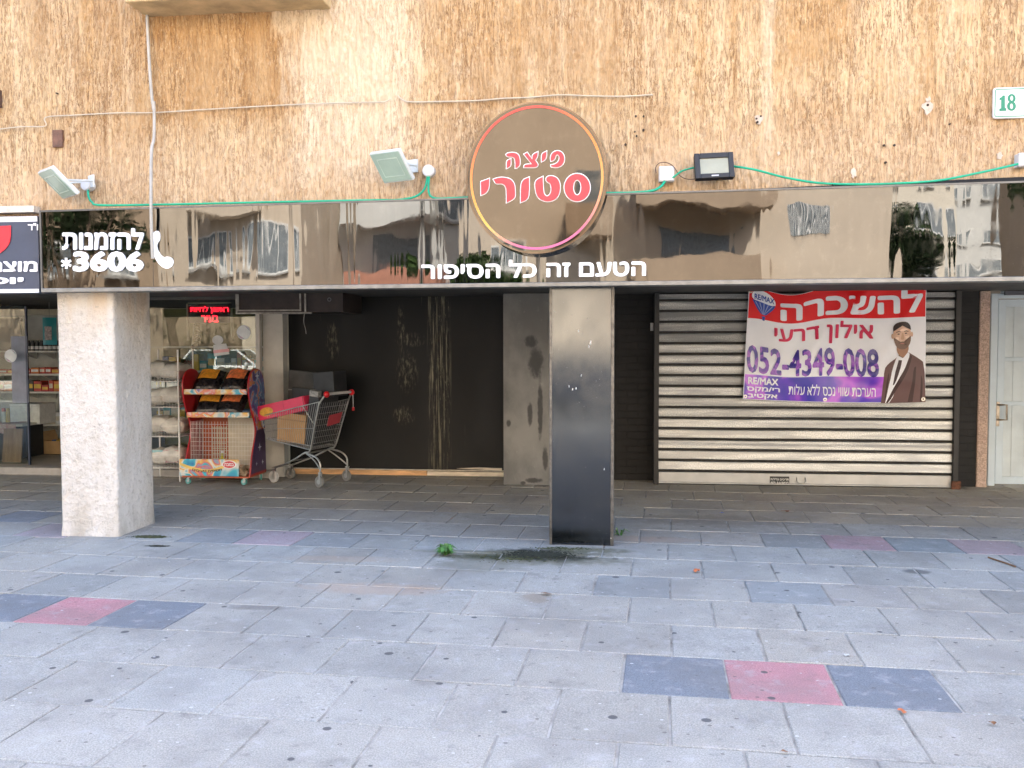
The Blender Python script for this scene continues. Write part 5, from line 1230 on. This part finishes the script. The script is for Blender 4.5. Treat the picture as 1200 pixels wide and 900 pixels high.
for (X, Y, a) in ((lX+.05, dy0+.05, 70), (rX-.06, dy0+.05, 80), (rX-.03, dy0+.44, 30), (lX+.05, dy0+.44, 120)): castor(dk, (X, Y, 0), .034, m_teal, m_fork, R(a))
# bags of snacks on the two shelves
m_bag = M('black_snack_foil', (.018, .015, .016), .25, var=.5, scale=18, bump=.7, bscale=16); m_lab = M('orange_label', (.70, .30, .03), .3, var=.25, scale=22); m_labr = M('orange_red_label', (.66, .18, .06), .35, var=.35, scale=22)
for z, xs_, lab in ((1.06, ((.25, 1), (.70, 0)), ('upper', 'top')), (.795, ((.27, 0), (.62, 1)), ('lower', 'low'))):
    for j, (f, s_) in enumerate(xs_):
        t = thing('snack_bag', 'black snack bag with orange label, %s on the %s shelf of the display rack' % (('left', 'right')[j], lab[0]), 'snack bag', (x0+(x1-x0)*f, dy0+.24, z), 0, 'snack bags on the display rack')
        c = (x0+(x1-x0)*f, dy0+.27, z+.10); Mr = Matrix.Rotation(R(rng.uniform(-7, 7)), 4, 'Z') @ Matrix.Rotation(R(40), 4, 'X')
        build('foil', pillow(c, .33, .33, .13, Mr, 20+j), m_bag, t)
        lb = MB(); lb.grid(lambda a, b: tuple(Vector(c)+Mr @ Vector((-.11+.22*a, -.03+.16*b, .076+.004*math.sin(6*a)-.010*abs(2*a-1)**2-.012*max(0, b-.4)))), 8, 6); build('label', lb, m_lab if j == 0 else m_labr, t)
# odds and ends in the wire basket
c = (x0+.27, dy0+.40, .1); bt = thing('bottle', 'small clear bottle with yellow liquid inside the wire basket', 'bottle', c)
build('body', MB().tube([(c[0], c[1], .10), (c[0], c[1], .24), (c[0], c[1], .29), (c[0], c[1], .31)], [.032, .032, .014, .014], 14, smooth=False), M('yellow_liquid', (.55, .50, .05), .2), bt, bevel=.003); build('cap', MB().tube([(c[0], c[1], .3105), (c[0], c[1], .34)], .016, 12, smooth=False), pal[6], bt)
mb = MB(); X0, X1 = x0+.13, x0+.30
for i in range(7):
    X = X0+(X1-X0)*i/6; mb.box(X-.004, X+.004, dy0+.452, dy0+.46, .11, .62)
for j in range(9): z = .12+.06*j; mb.box(X0, X1, dy0+.4605, dy0+.466, z-.004, z+.004)
tag(build('plastic_crate', mb, M('cream_crate', (.55, .50, .36), .6)), 'cream lattice crate side standing at the back of the display rack', 'crate')
tag(build('pale_board', MB().box(x0+.33, x1-.03, dy0+.44, dy0+.455, .11, .72), M('pale_board', (.55, .50, .38), .7, var=.1)), 'pale board standing behind the wire basket of the display rack', 'board')
t = MB()
for k in range(5):
    cc = (x1-.10+rng.uniform(-.05, .04), dy0+.10+rng.uniform(-.04, .04), .12+.022*k); t.grid(lambda a, b: (cc[0]+.07*(2*a-1), cc[1]+.05*(2*b-1), cc[2]+.02*math.sin(5*a+k)*math.cos(4*b)), 6, 6)
tag(build('crumpled_wrapping', t, M('cream_paper', (.55, .45, .32), .8, var=.3, scale=30)), 'crumpled cream paper on the base of the display rack', 'paper')

# ------------------------------------------------------------------ shopping cart
CP, CR = (-3.50, 10.16, 0.), R(-17)
cart = thing('shopping_cart', 'wire shopping cart with red handle ends loaded with boxes', 'shopping cart', CP, CR, local=True)
CM = Matrix.Translation(CP) @ Matrix.Rotation(CR, 4, 'Z')
m_chr = M('dull_chrome', (.46, .45, .42), .32, .9, var=.15, scale=20); m_rubber = M('grey_wheel', (.20, .19, .17), .6, var=.15); m_redp = M('red_plastic', (.62, .015, .02), .35)
WB = .235
def bk(s, t, z):  # basket shell: s along, t across (-1..1), z up 0..1
    xf = -.45-.05*z; xr_ = .20+.16*z; x = xf+(xr_-xf)*s
    zb_ = .50-.09*s; zt_ = .76+.19*s; wy = (.17+.065*s)*(.86+.14*z)*1.22
    return (x, wy*t, zb_+(zt_-zb_)*z)
mb = MB(); NL, NZ = 26, 9
for t_ in (-1, 1):
    for i in range(NL+1): mb.tube([bk(i/NL, t_, 0), bk(i/NL, t_, 1)], .003, 4)
    for z in (0, .08, .45, 1): mb.tube([bk(0, t_, z), bk(1, t_, z)], .006 if z in (0, 1) else .0036, 5)
for i in range(13):
    t_ = -1+2*i/12; mb.tube([bk(0, t_, 1), bk(0, t_, 0), bk(1, t_, 0)], .0023, 4)
for i in range(11): mb.tube([bk(i/10, -1, 0), bk(i/10, 1, 0)], .0023, 4)
for z in (0, .3, .6, 1): mb.tube([bk(0, -1, z), bk(0, 1, z)], .004, 5)
build('basket', mb, m_chr, cart)
mb = MB()
for i in range(15):
    t_ = -1+2*i/14; mb.tube([bk(1, t_, 0), bk(1, t_, .97)], .0023, 4)
for j in range(8): z = j/8; mb.tube([bk(1, -1, z), bk(1, 1, z)], .0026, 4)
rg = build('rear_gate', mb, m_chr, cart)
pz = [Vector(bk(1, t_, z))+Vector((.006, 0, 0)) for t_, z in ((-.15, .46), (.75, .50), (.75, .73), (-.15, .69))]
n_ = (pz[1]-pz[0]).cross(pz[3]-pz[0]).normalized()*.004
build('red_plate', MB().add([tuple(p) for p in pz]+[tuple(p+n_) for p in pz], [(0, 1, 2, 3), (7, 6, 5, 4), (0, 4, 5, 1), (1, 5, 6, 2), (2, 6, 7, 3), (3, 7, 4, 0)]), M('faded_red_plate', (.40, .05, .06), .5), rg)
mb = MB()
for s_ in (-1, 1):
    rw, fwl = (.34, s_*.27, .17), (-.35, s_*.155, .13)
    b1 = bk(1, s_*.98, 0)
    mb.tube(spline([bk(1, s_, 1), bk(1, s_, .5), b1, (.12, s_*.24, .37), (-.10, s_*.2, .26), (-.34, s_*.16, .17), (-.40, s_*.155, .165)]), .0105, 7)
    mb.tube(spline([(.14, s_*.235, .365), (.27, s_*.25, .335), (.34, s_*.262, .27), (.345, s_*.265, .175)]), .010, 7)
    mb.tube(spline([(.12, s_*.205, .36), (.22, s_*.215, .30), (.30, s_*.24, .235), (.345, s_*.262, .19)]), .008, 7)
    mb.tube(spline([bk(1, s_, .95), (.40, s_*.265, 1.0), (.43, s_*.262, 1.03)]), .011, 7)
    mb.tube([bk(.72, s_, 1), bk(.97, s_, .55)], .006, 6)
mb.tube([(-.40, -.155, .165), (-.40, .155, .165)], .010, 7); mb.tube([(.14, -.235, .365), (.14, .235, .365)], .009, 7); mb.tube([(-.10, -.2, .26), (-.10, .2, .26)], .006, 6)
build('frame', mb, m_chr, cart)
mb = MB(); mb.tube([(.43, -.215, 1.035), (.43, .215, 1.035)], .016, 12)
hd_ = build('handle', mb, M('pale_handle', (.55, .54, .52), .4), cart)
for s_ in (-1, 1): build('handle_end', MB().ell((.425, s_*.245, 1.03), (.034, .038, .036), 12, 8), m_redp, hd_)
ch = MB(); ch.tube([(.45, .235, 1.0), (.452, .237, .93), (.45, .24, .86)], .005, 6); build('coin_chain', ch, m_chr, cart); build('coin_plug', MB().box(.44, .462, .228, .25, .82, .86), m_redp, cart, bevel=.004)
for (p, a, big) in (((.345, -.265, 0), 75, 0), ((.345, .265, 0), 75, 0), ((-.36, -.155, 0), 80, 1), ((-.36, .155, 0), 80, 1)):
    castor(cart, p, .062 if not big else .066, m_rubber if not big or p[1] > 0 else M('pale_wheel', (.50, .49, .46), .5), m_fork, R(a), w=.03, h=.17)
def cbox(name, label, x0, x1, y0, y1, z0, z1, mat, cat='box', rot=(0, 0, 0), bev=.004, extra=None):
    c = Vector(((x0+x1)/2, (y0+y1)/2, z0)); Ml = CM @ Matrix.Translation(c) @ Matrix.Rotation(R(rot[2]), 4, 'Z') @ Matrix.Rotation(R(rot[1]), 4, 'Y') @ Matrix.Rotation(R(rot[0]), 4, 'X')
    w0 = CM @ c; t = thing(name, label, cat, tuple(w0))
    dx, dy, dz = (x1-x0)/2, (y1-y0)/2, z1-z0
    build('body', MB().box(-dx, dx, -dy, dy, 0, dz, Ml), mat, t, bevel=bev)
    if extra: extra(t, Ml, dx, dy, dz)
    return t
m_carton = M('tan_cardboard', (.50, .30, .13), .8, var=.1, scale=5)
def tape(t, Ml, dx, dy, dz):
    build('tape', MB().box(-dx-.0015, dx+.0015, -dy-.0015, -dy+.05, dz*.76, dz*.80, Ml), M('carton_edge', (.33, .19, .08), .7), t)
cbox('cardboard_box', 'tan cardboard box standing inside the shopping cart', -.30, .08, -.19, .16, .47, .80, m_carton, rot=(0, 4, 0), extra=tape)
def pink(t, Ml, dx, dy, dz):
    mb = MB()
    vs = [tuple(Ml @ Vector((-dx*.62+.095*math.cos(a), -dy-.002, dz*.5+.050*math.sin(a)))) for a in np.linspace(0, 2*math.pi, 25)[:-1]]
    mb.add(vs, [tuple(range(24))[::-1]]); build('yellow_oval', mb, M('oval_yellow', (.68, .38, .06), .5, var=.2, scale=30), t)
    build('edge_band', MB().box(dx-.014, dx-.004, -dy-.0015, dy+.0015, -.0015, dz+.0015, Ml), M('dark_red_band', (.30, .012, .03), .5), t)
    build('box_seam', MB().box(dx*.13, dx*.14, -dy-.0012, dy+.0012, -.0012, dz+.0012, Ml), M('pink_seam', (.45, .03, .08), .5), t)
cbox('pink_box', 'long pink cardboard box with a yellow oval lying across the shopping cart', -.53, .13, -.215, .03, .775, .94, M('pink_card', (.66, .035, .10), .45, var=.05), rot=(0, -12, 0), extra=pink)
m_blkp = M('black_plastic', (.018, .018, .019), .5, var=.3, scale=8); m_grypl = M('dark_grey_board', (.060, .058, .052), .6, var=.25, scale=6)
def edge(t, Ml, dx, dy, dz): build('pale_edge', MB().box(-dx, dx*.86, -dy-.006, -dy-.0005, dz*.70, dz*.712, Ml), M('pale_edge', (.40, .38, .34), .6), t)
cbox('dark_panel', 'dark grey board standing upright in the back of the shopping cart', -.36, .10, .06, .11, .50, 1.27, m_grypl, 'board', rot=(0, 4, 0), extra=edge)
cbox('dark_panel', 'thick black board slanting in the rear of the shopping cart', .085, .215, -.185, .20, .455, 1.0, m_blkp, 'board', rot=(0, 7, 0))
cbox('black_crate', 'black crate wedged behind the pink box in the shopping cart', -.22, .06, -.02, .05, .82, 1.08, m_blkp, 'crate', rot=(0, 3, 0))
cbox('black_case', 'black case balanced on top of the cart behind the handle', .115, .39, -.04, .22, .985, 1.27, m_blkp, 'case', rot=(0, -4, 0))
cbox('clear_film', 'crumpled clear film tucked beside the red handle end', .13, .25, -.17, -.10, .93, 1.07, M('clear_film', (.32, .32, .30), .2, var=.3, scale=25), 'film', rot=(6, 10, 0), bev=.01)

# ------------------------------------------------------------------ small things on the paving
m_weed = M('weed_green', (.06, .165, .035), .6, var=.35, scale=20)
def weed(px, py, label, n, r, seed):
    rr = random.Random(seed); c = gp(px, py); mb = MB()
    for i in range(n):
        a = rr.uniform(0, 6.28); l = r*rr.uniform(.4, 1); h = r*rr.uniform(.25, .8); wd = .008+.012*rr.random()
        d = np.array([math.cos(a), math.sin(a), 0]); s_ = np.array([-d[1], d[0], 0])*wd
        p0 = c+d*.01; p1 = c+d*l*.5+np.array([0, 0, h]); p2 = c+d*l+np.array([0, 0, h*.55])
        mb.add([p0-s_*.3, p0+s_*.3, p1+s_, p2, p1-s_], [(0, 1, 2, 4), (4, 2, 3)])
    return tag(build('weed', mb, m_weed), label, 'weed')
weed(522, 650, 'green weed tuft growing from a paving joint left of the clad column', 80, .10, 3)
weed(727, 628, 'dry grass stems at the right foot of the clad column', 9, .09, 11)
weed(656, 568, 'small dry weed at the foot of the brick wall', 12, .05, 8)
def mossy(px, py, sx, sy, label, mat, seed, dens=420):
    rr = random.Random(seed); c = gp(px, py); mb = MB()
    for i in range(dens):
        u, v = rr.gauss(0, .42), rr.gauss(0, .42)
        p = (c[0]+u*sx+v*.1*sx, c[1]+v*sy); r = rr.uniform(.003, .011)*(1.15-min(1, math.hypot(u, v)*.6))
        mb.ell((p[0], p[1], .0025), (r*1.5, r*1.2, r*.30), 6, 4)
    o = build('moss', mb, mat, kind='stuff'); o['label'] = label; o['category'] = 'moss'; return o
m_moss = M('black_moss', (.014, .017, .009), .95, var=.4, scale=30); m_mossg = M('olive_moss', (.050, .056, .020), .95, var=.4, scale=30)
mossy(632, 650, .30, .14, 'black moss stain in front of the clad column', m_moss, 1, 1500)
mossy(600, 655, .45, .14, 'thin dark moss along the joints by the clad column', m_mossg, 2, 120)
mossy(660, 643, .30, .06, 'olive moss crust at the foot of the clad column', m_mossg, 5, 150)
mossy(176, 629, .16, .06, 'olive moss patch beside the whitewashed pillar', m_mossg, 3, 420)
mossy(184, 640, .09, .03, 'dark moss patch in front of the whitewashed pillar', m_moss, 4, 180)
m_leaf = M('dry_leaf', (.20, .09, .04), .8, var=.4, scale=30); m_orl = M('orange_litter', (.45, .13, .05), .6, var=.3, scale=30)
def leaf(px, py, r, label, mat, cat='leaf', h=.012):
    c = gp(px, py); a0 = rng.uniform(0, 6.28); mb = MB(); N = 9; vs = [(c[0], c[1], .004+h)]
    for i in range(N):
        a = a0+2*math.pi*i/N; q = r*(.6+.4*math.cos(a-a0)**2)*rng.uniform(.8, 1.1); vs.append((c[0]+q*math.cos(a), c[1]+q*.8*math.sin(a), .004+h*rng.uniform(0, 1.2)))
    mb.add(vs, [(0, 1+i, 1+(i+1) % N) for i in range(N)], True); tag(build('leaf' if cat == 'leaf' else 'litter', mb, mat), label, cat, 'scraps on the paving')
leaf(816.5, 671, .035, 'orange scrap of litter right of the clad column', m_orl, 'litter', .02)
leaf(919, 884, .018, 'dark red dry leaf in the foreground paving', m_leaf)
leaf(1057, 836, .022, 'orange brown scrap below the dark slab right of the pink slab', m_orl, 'litter')
leaf(718, 598, .03, 'pale paper scrap at the dark foot of the overhang', M('paper', (.6, .6, .58), .8), 'litter') if False else None
leaf(846, 602, .03, 'blue bottle cap on the paving before the shutter', M('cap_blue', (.03, .08, .35), .5), 'litter')
leaf(992, 769, .022, 'pale dropping on the dark slab right of the pink slab', M('paper', (.6, .6, .58), .8), 'litter', .006)
leaf(1163, 850, .02, 'curled brown leaf at the lower right', m_leaf)
leaf(920, 600, .045, 'dry leaf heap on the paving before the shutter', m_leaf)
leaf(640, 697, .04, 'brown leaf near the moss before the clad column', m_leaf)
for (q, lab) in ((((1158, 653), (1170, 657), (1182, 661), (1190, 664)), 'thin brown twig on the paving at the right'),):
    tag(build('twig', MB().tube([gp(*p, .008) for p in q], .006, 5), M('twig_brown', (.16, .08, .035), .8)), lab, 'twig')

# ================================================================== across the street (seen in the mirror sign and the panes)
m_bei = M('sunlit_beige_render', (.54, .455, .36), .9, var=.06, scale=.6); m_bei2 = M('pale_grey_render', (.56, .56, .54), .9, var=.06, scale=.6); m_tan = M('brown_render', (.36, .27, .19), .9, var=.08, scale=.6)
m_win = M('dark_window', (.20, .225, .24), .2, var=.2); m_wf = M('white_window_frame', (.70, .70, .68), .5); m_terr = M('terracotta_band', (.42, .20, .14), .8); m_roof = M('flat_roof', (.35, .34, .32), .9)  # window panes carry a blue-grey colour imitating reflected sky
def block(label, x0, x1, yf, h, mat, wins=(), balc=(), depth=10, grille=()):
    t = thing('apartment_building', label, 'building', ((x0+x1)/2, yf, 0))
    w_ = MB().box(x0, x1, yf-depth, yf, 0, h); build('wall', w_, mat, t); build('roof', MB().box(x0-.15, x1+.15, yf-depth-.15, yf+.15, h+.003, h+.4), m_roof, t)
    for (cx, z0, z1, wd) in wins:
        f = build('window', rr_frame(cx-wd/2, cx+wd/2, z0, z1, .09, yf), m_wf, t)
        build('pane', MB().box(cx-wd/2+.09, cx+wd/2-.09, yf+.005, yf+.03, z0+.09, z1-.09), m_win, f)
        build('sill', MB().box(cx-wd/2-.12, cx+wd/2+.12, yf+.003, yf+.25, z0-.09, z0-.003), m_roof, f)
    for (cx, z0, wd, mt) in balc:
        b_ = build('balcony', MB().box(cx-wd/2, cx+wd/2, yf+.003, yf+1.4, z0-.18, z0).box(cx-wd/2, cx+wd/2, yf+1.3, yf+1.4, z0+.001, z0+1.0).box(cx-wd/2, cx-wd/2+.1, yf+.003, yf+1.299, z0+.001, z0+1.0).box(cx+wd/2-.1, cx+wd/2, yf+.003, yf+1.299, z0+.001, z0+1.0), mt, t)
        build('balcony_door', MB().box(cx-wd*.3, cx+wd*.3, yf+.004, yf+.03, z0+.01, z0+2.1), m_win, b_)
    for (cx, z0, z1, wd) in grille:
        f = build('window', MB().box(cx-wd/2, cx+wd/2, yf+.004, yf+.02, z0, z1), m_win, t)
        g = MB()
        for i in range(8): X = cx-wd/2+wd*i/7; g.box(X-.02, X+.02, yf+.06, yf+.09, z0, z1)
        build('grille', g, m_wf, f)
    return t
def rr_frame(x0, x1, z0, z1, t, yf):
    return MB().box(x0, x0+t, yf+.003, yf+.07, z0, z1).box(x1-t, x1, yf+.003, yf+.07, z0, z1).box(x0+t+.001, x1-t-.001, yf+.003, yf+.07, z0, z0+t).box(x0+t+.001, x1-t-.001, yf+.003, yf+.07, z1-t, z1).box((x0+x1)/2-.04, (x0+x1)/2+.04, yf+.032, yf+.06, z0+t+.001, z1-t-.001)
YO = -17.5
block('beige apartment house with two low windows across the street', -16.2, -10.6, YO, 15, m_bei, [(-14.3, 4.2, 5.4, 1.5), (-12.0, 4.3, 5.6, 1.3), (-14.3, 7.4, 8.6, 1.5), (-12., 7.4, 8.6, 1.3), (-13.2, 10.4, 11.6, 1.5)], [(-13.3, 6.3, 2.4, m_bei)])
block('pale grey apartment house with terracotta balconies set back across the street', -10.5, -5.1, YO-4, 17, m_bei2, [(-6.2, 6.2, 7.6, 1.2), (-6.2, 3.2, 4.6, 1.2)], [(-8.4, 3.4, 3.2, m_terr), (-8.4, 6.2, 3.2, m_bei2), (-8.4, 9.0, 3.2, m_terr)])
block('long beige apartment house with brown balconies across the street', -5.0, 8.9, YO, 14, m_bei, [(1.2, 7.0, 8.4, 2.), (-3.6, 4.2, 5.1, 1.1)], [(2.5, 3.4, 4.0, m_tan), (2.5, 6.1, 4.0, m_tan), (2.5, 9.1, 4.0, m_tan), (-1.0, 5.2, 1.5, m_tan)], grille=[(6.1, 5.0, 5.9, 1.1), (7.2, 8.2, 9.1, 1.1)])
block('cream tower far behind the gap across the street', 13, 22, -52, 34, M('cream_render', (.66, .60, .50), .9), [(14+2.2*i, 6+3.2*j, 7.4+3.2*j, 1.2) for i in range(4) for j in range(7)])
block('pale tower far behind the gap across the street', 24, 34, -60, 30, m_bei2, [(25+2.2*i, 6+3.2*j, 7.4+3.2*j, 1.2) for i in range(4) for j in range(6)])
block('beige corner house with a canopy across the street', 12.9, 27, YO+1, 13, m_bei, [(15.5, 5.6, 6.6, 1.), (19, 5.6, 6.6, 1.), (22, 5.6, 6.6, 1.)], [(17.6, 3.4, 1.8, m_bei)], depth=4)
block('brown apartment house in the shade of the tall trees', -34, -17.2, YO-3, 15, m_tan, [(-19.5-2.6*i, 4.2+3*j, 5.6+3*j, 1.3) for i in range(5) for j in range(3)])
m_bark = M('bark', (.13, .09, .06), .95, stretch=(6, 6, 1), scale=3, var=.3); m_fol = [M('dark_foliage', (.035, .065, .020), .7, var=.35, scale=1.4), M('mid_foliage', (.06, .11, .03), .7, var=.35, scale=1.4)]
def tree(name, label, x, y, h, r, trunk, n, seed, mat, group):
    rr = random.Random(seed); t = thing(name, label, 'tree' if name == 'tree' else 'shrub', (x, y, 0), 0, group)
    tb = MB(); tops = []
    tb.tube([(x, y, 0), (x+.1, y, trunk*.5), (x-.05, y+.05, trunk)], [.24*h/9, .19*h/9, .15*h/9], 9)
    for i in range(7):
        a = rr.uniform(0, 6.28); q = rr.uniform(.4, .8)*r; e = (x+q*math.cos(a), y+q*math.sin(a), trunk+(h-trunk)*rr.uniform(.3, .85)); tops.append(e)
        tb.tube([(x-.05, y+.05, trunk*.92), ((x+e[0])/2, (y+e[1])/2, (trunk+e[2])/2+.3), e], [.09*h/9, .06*h/9, .02], 6)
    build('trunk', tb, m_bark, t)
    cl = [(*e, rr.uniform(.35, .6)*r) for e in tops]+[(x+rr.gauss(0, .45)*r, y+rr.gauss(0, .45)*r, trunk+(h-trunk)*rr.uniform(.25, .95), rr.uniform(.25, .5)*r) for _ in range(9)]
    V = []; Fc = []
    for i in range(n):
        c = rr.choice(cl); d = Vector((rr.gauss(0, 1), rr.gauss(0, 1), rr.gauss(0, 1))).normalized()*c[3]*rr.random()**.4
        p = Vector(c[:3])+d; a = Vector((rr.gauss(0, 1), rr.gauss(0, 1), rr.gauss(0, 1))).normalized(); b = a.orthogonal().normalized(); l = rr.uniform(.10, .22)
        k = len(V); V += [tuple(p-a*l), tuple(p+b*l*.45), tuple(p+a*l), tuple(p-b*l*.45)]; Fc.append((k, k+1, k+2, k+3))
    build('crown', MB().add(V, Fc), mat, t)
T_ = 'trees along the far pavement'
for (x, y, h, r, tr, sd, lab) in ((-22.5, -14, 11, 3.4, 3.0, 1, 'tall dark tree before the brown house'), (-17.6, -14.0, 9.5, 2.3, 2.4, 2, 'dark tree between the brown and the beige house'), (12.2, -13.2, 9, 1.3, 4.5, 3, 'slim tree before the gap between the houses'), (10.6, -27, 7, 2.6, 2.0, 4, 'round green tree deep in the gap'), (-20.2, -13.2, 9, 2.2, 2.2, 8, 'dark tree second from the brown house'), (-27, -13.5, 10, 3.2, 2.8, 6, 'tall dark tree at the far end of the street')):
    tree('tree', lab, x, y, h, r, tr, 3600, sd, m_fol[sd % 2], T_)
for i, (x, h) in enumerate(((-5.0, 4.6), (-3.9, 4.2))): tree('shrub', ('leafy shrub at the left corner of the long beige house', 'lower leafy shrub second from the corner of the long beige house')[i], x, -15.9, h, 1.05, 1.0, 1500, 20+i, m_fol[1], 'shrubs before the beige house')

def car(label, x, y, col, rz_=0.):
    t = thing('parked_car', label, 'car', (x, y, -.12), rz_+SK, 'cars parked across the street', local=True)
    paint = M('car_paint_'+col[0], col[1], .25, col[2], var=.02, coat=.8); gls = M('car_glass', (.02, .03, .03), .05); tyre = M('tyre', (.02, .02, .02), .8); rim = M('alloy_rim', (.5, .5, .5), .3, .9); lamp = M('lamp_lens', (.6, .6, .6), .1); red_ = M('tail_lens', (.4, .01, .01), .2)
    W = .86
    low = [(-2.1, .35), (-2.15, .62), (-2.05, .88), (-1.2, .95), (1.25, .93), (1.95, .80), (2.15, .62), (2.12, .34), (1.72, .32), (1.62, .55), (1.38, .66), (1.14, .55), (1.04, .30), (-.98, .30), (-1.08, .55), (-1.32, .66), (-1.56, .55), (-1.66, .32)]
    build('body', MB().prism(low, (0, -W, 0), (1, 0, 0), (0, 0, 1), (0, 1, 0), 2*W), paint, t, bevel=.06, seg=3)
    cab = MB(); bt_ = [(-1.75, .93), (.98, .93)]; tp = [(-1.35, 1.44), (.28, 1.46)]
    vs = [(p[0], s_*W*.95, p[1]) for s_ in (-1, 1) for p in bt_]+[(p[0], s_*W*.74, p[1]) for s_ in (-1, 1) for p in tp]
    build('windows', cab.add(vs, [(0, 1, 5, 4), (3, 2, 6, 7), (2, 0, 4, 6), (1, 3, 7, 5)]), gls, t)
    build('roof', MB().box(-1.36, .30, -W*.75, W*.75, 1.435, 1.48), paint, t, bevel=.03)
    pl = MB()
    for s_ in (-1, 1):
        for (a, b) in ((-1.75, -1.35), (-.45, -.42), (.98, .28)): pl.tube([(a, s_*W*.955, .93), (b, s_*W*.75, 1.45)], .035, 6)
    build('pillars', pl, paint, t)
    for s_ in (-1, 1):
        for X in (-1.32, 1.38):
            wh = build('wheel', MB().tube([(X, s_*(W-.2), .31), (X, s_*(W+.01), .31)], .31, 22, smooth=False), tyre, t, bevel=.03)
            build('rim', MB().tube([(X, s_*(W-.05), .31), (X, s_*(W+.018), .31)], .20, 16, smooth=False), rim, wh)
        build('headlight', MB().ell((2.06, s_*.62, .68), (.08, .16, .07), 10, 6), lamp, t); build('tail_light', MB().ell((-2.10, s_*.66, .76), (.06, .13, .09), 10, 6), red_, t)
        build('mirror', MB().ell((.72, s_*(W+.10), .98), (.06, .10, .07), 8, 6), paint, t)
car('white parked hatchback before the beige house with low windows', -13.4, -10.3, ('white', (.72, .73, .72), 0.))
car('silver parked car before the pale grey house', -8.2, -10.2, ('silver', (.42, .44, .45), .7), math.pi)
car('dark blue parked car before the brown balconies', -.6, -10.3, ('blue', (.03, .05, .10), .3))
car('grey parked car near the corner house', 9.4, -10.3, ('grey', (.18, .19, .20), .5), math.pi)
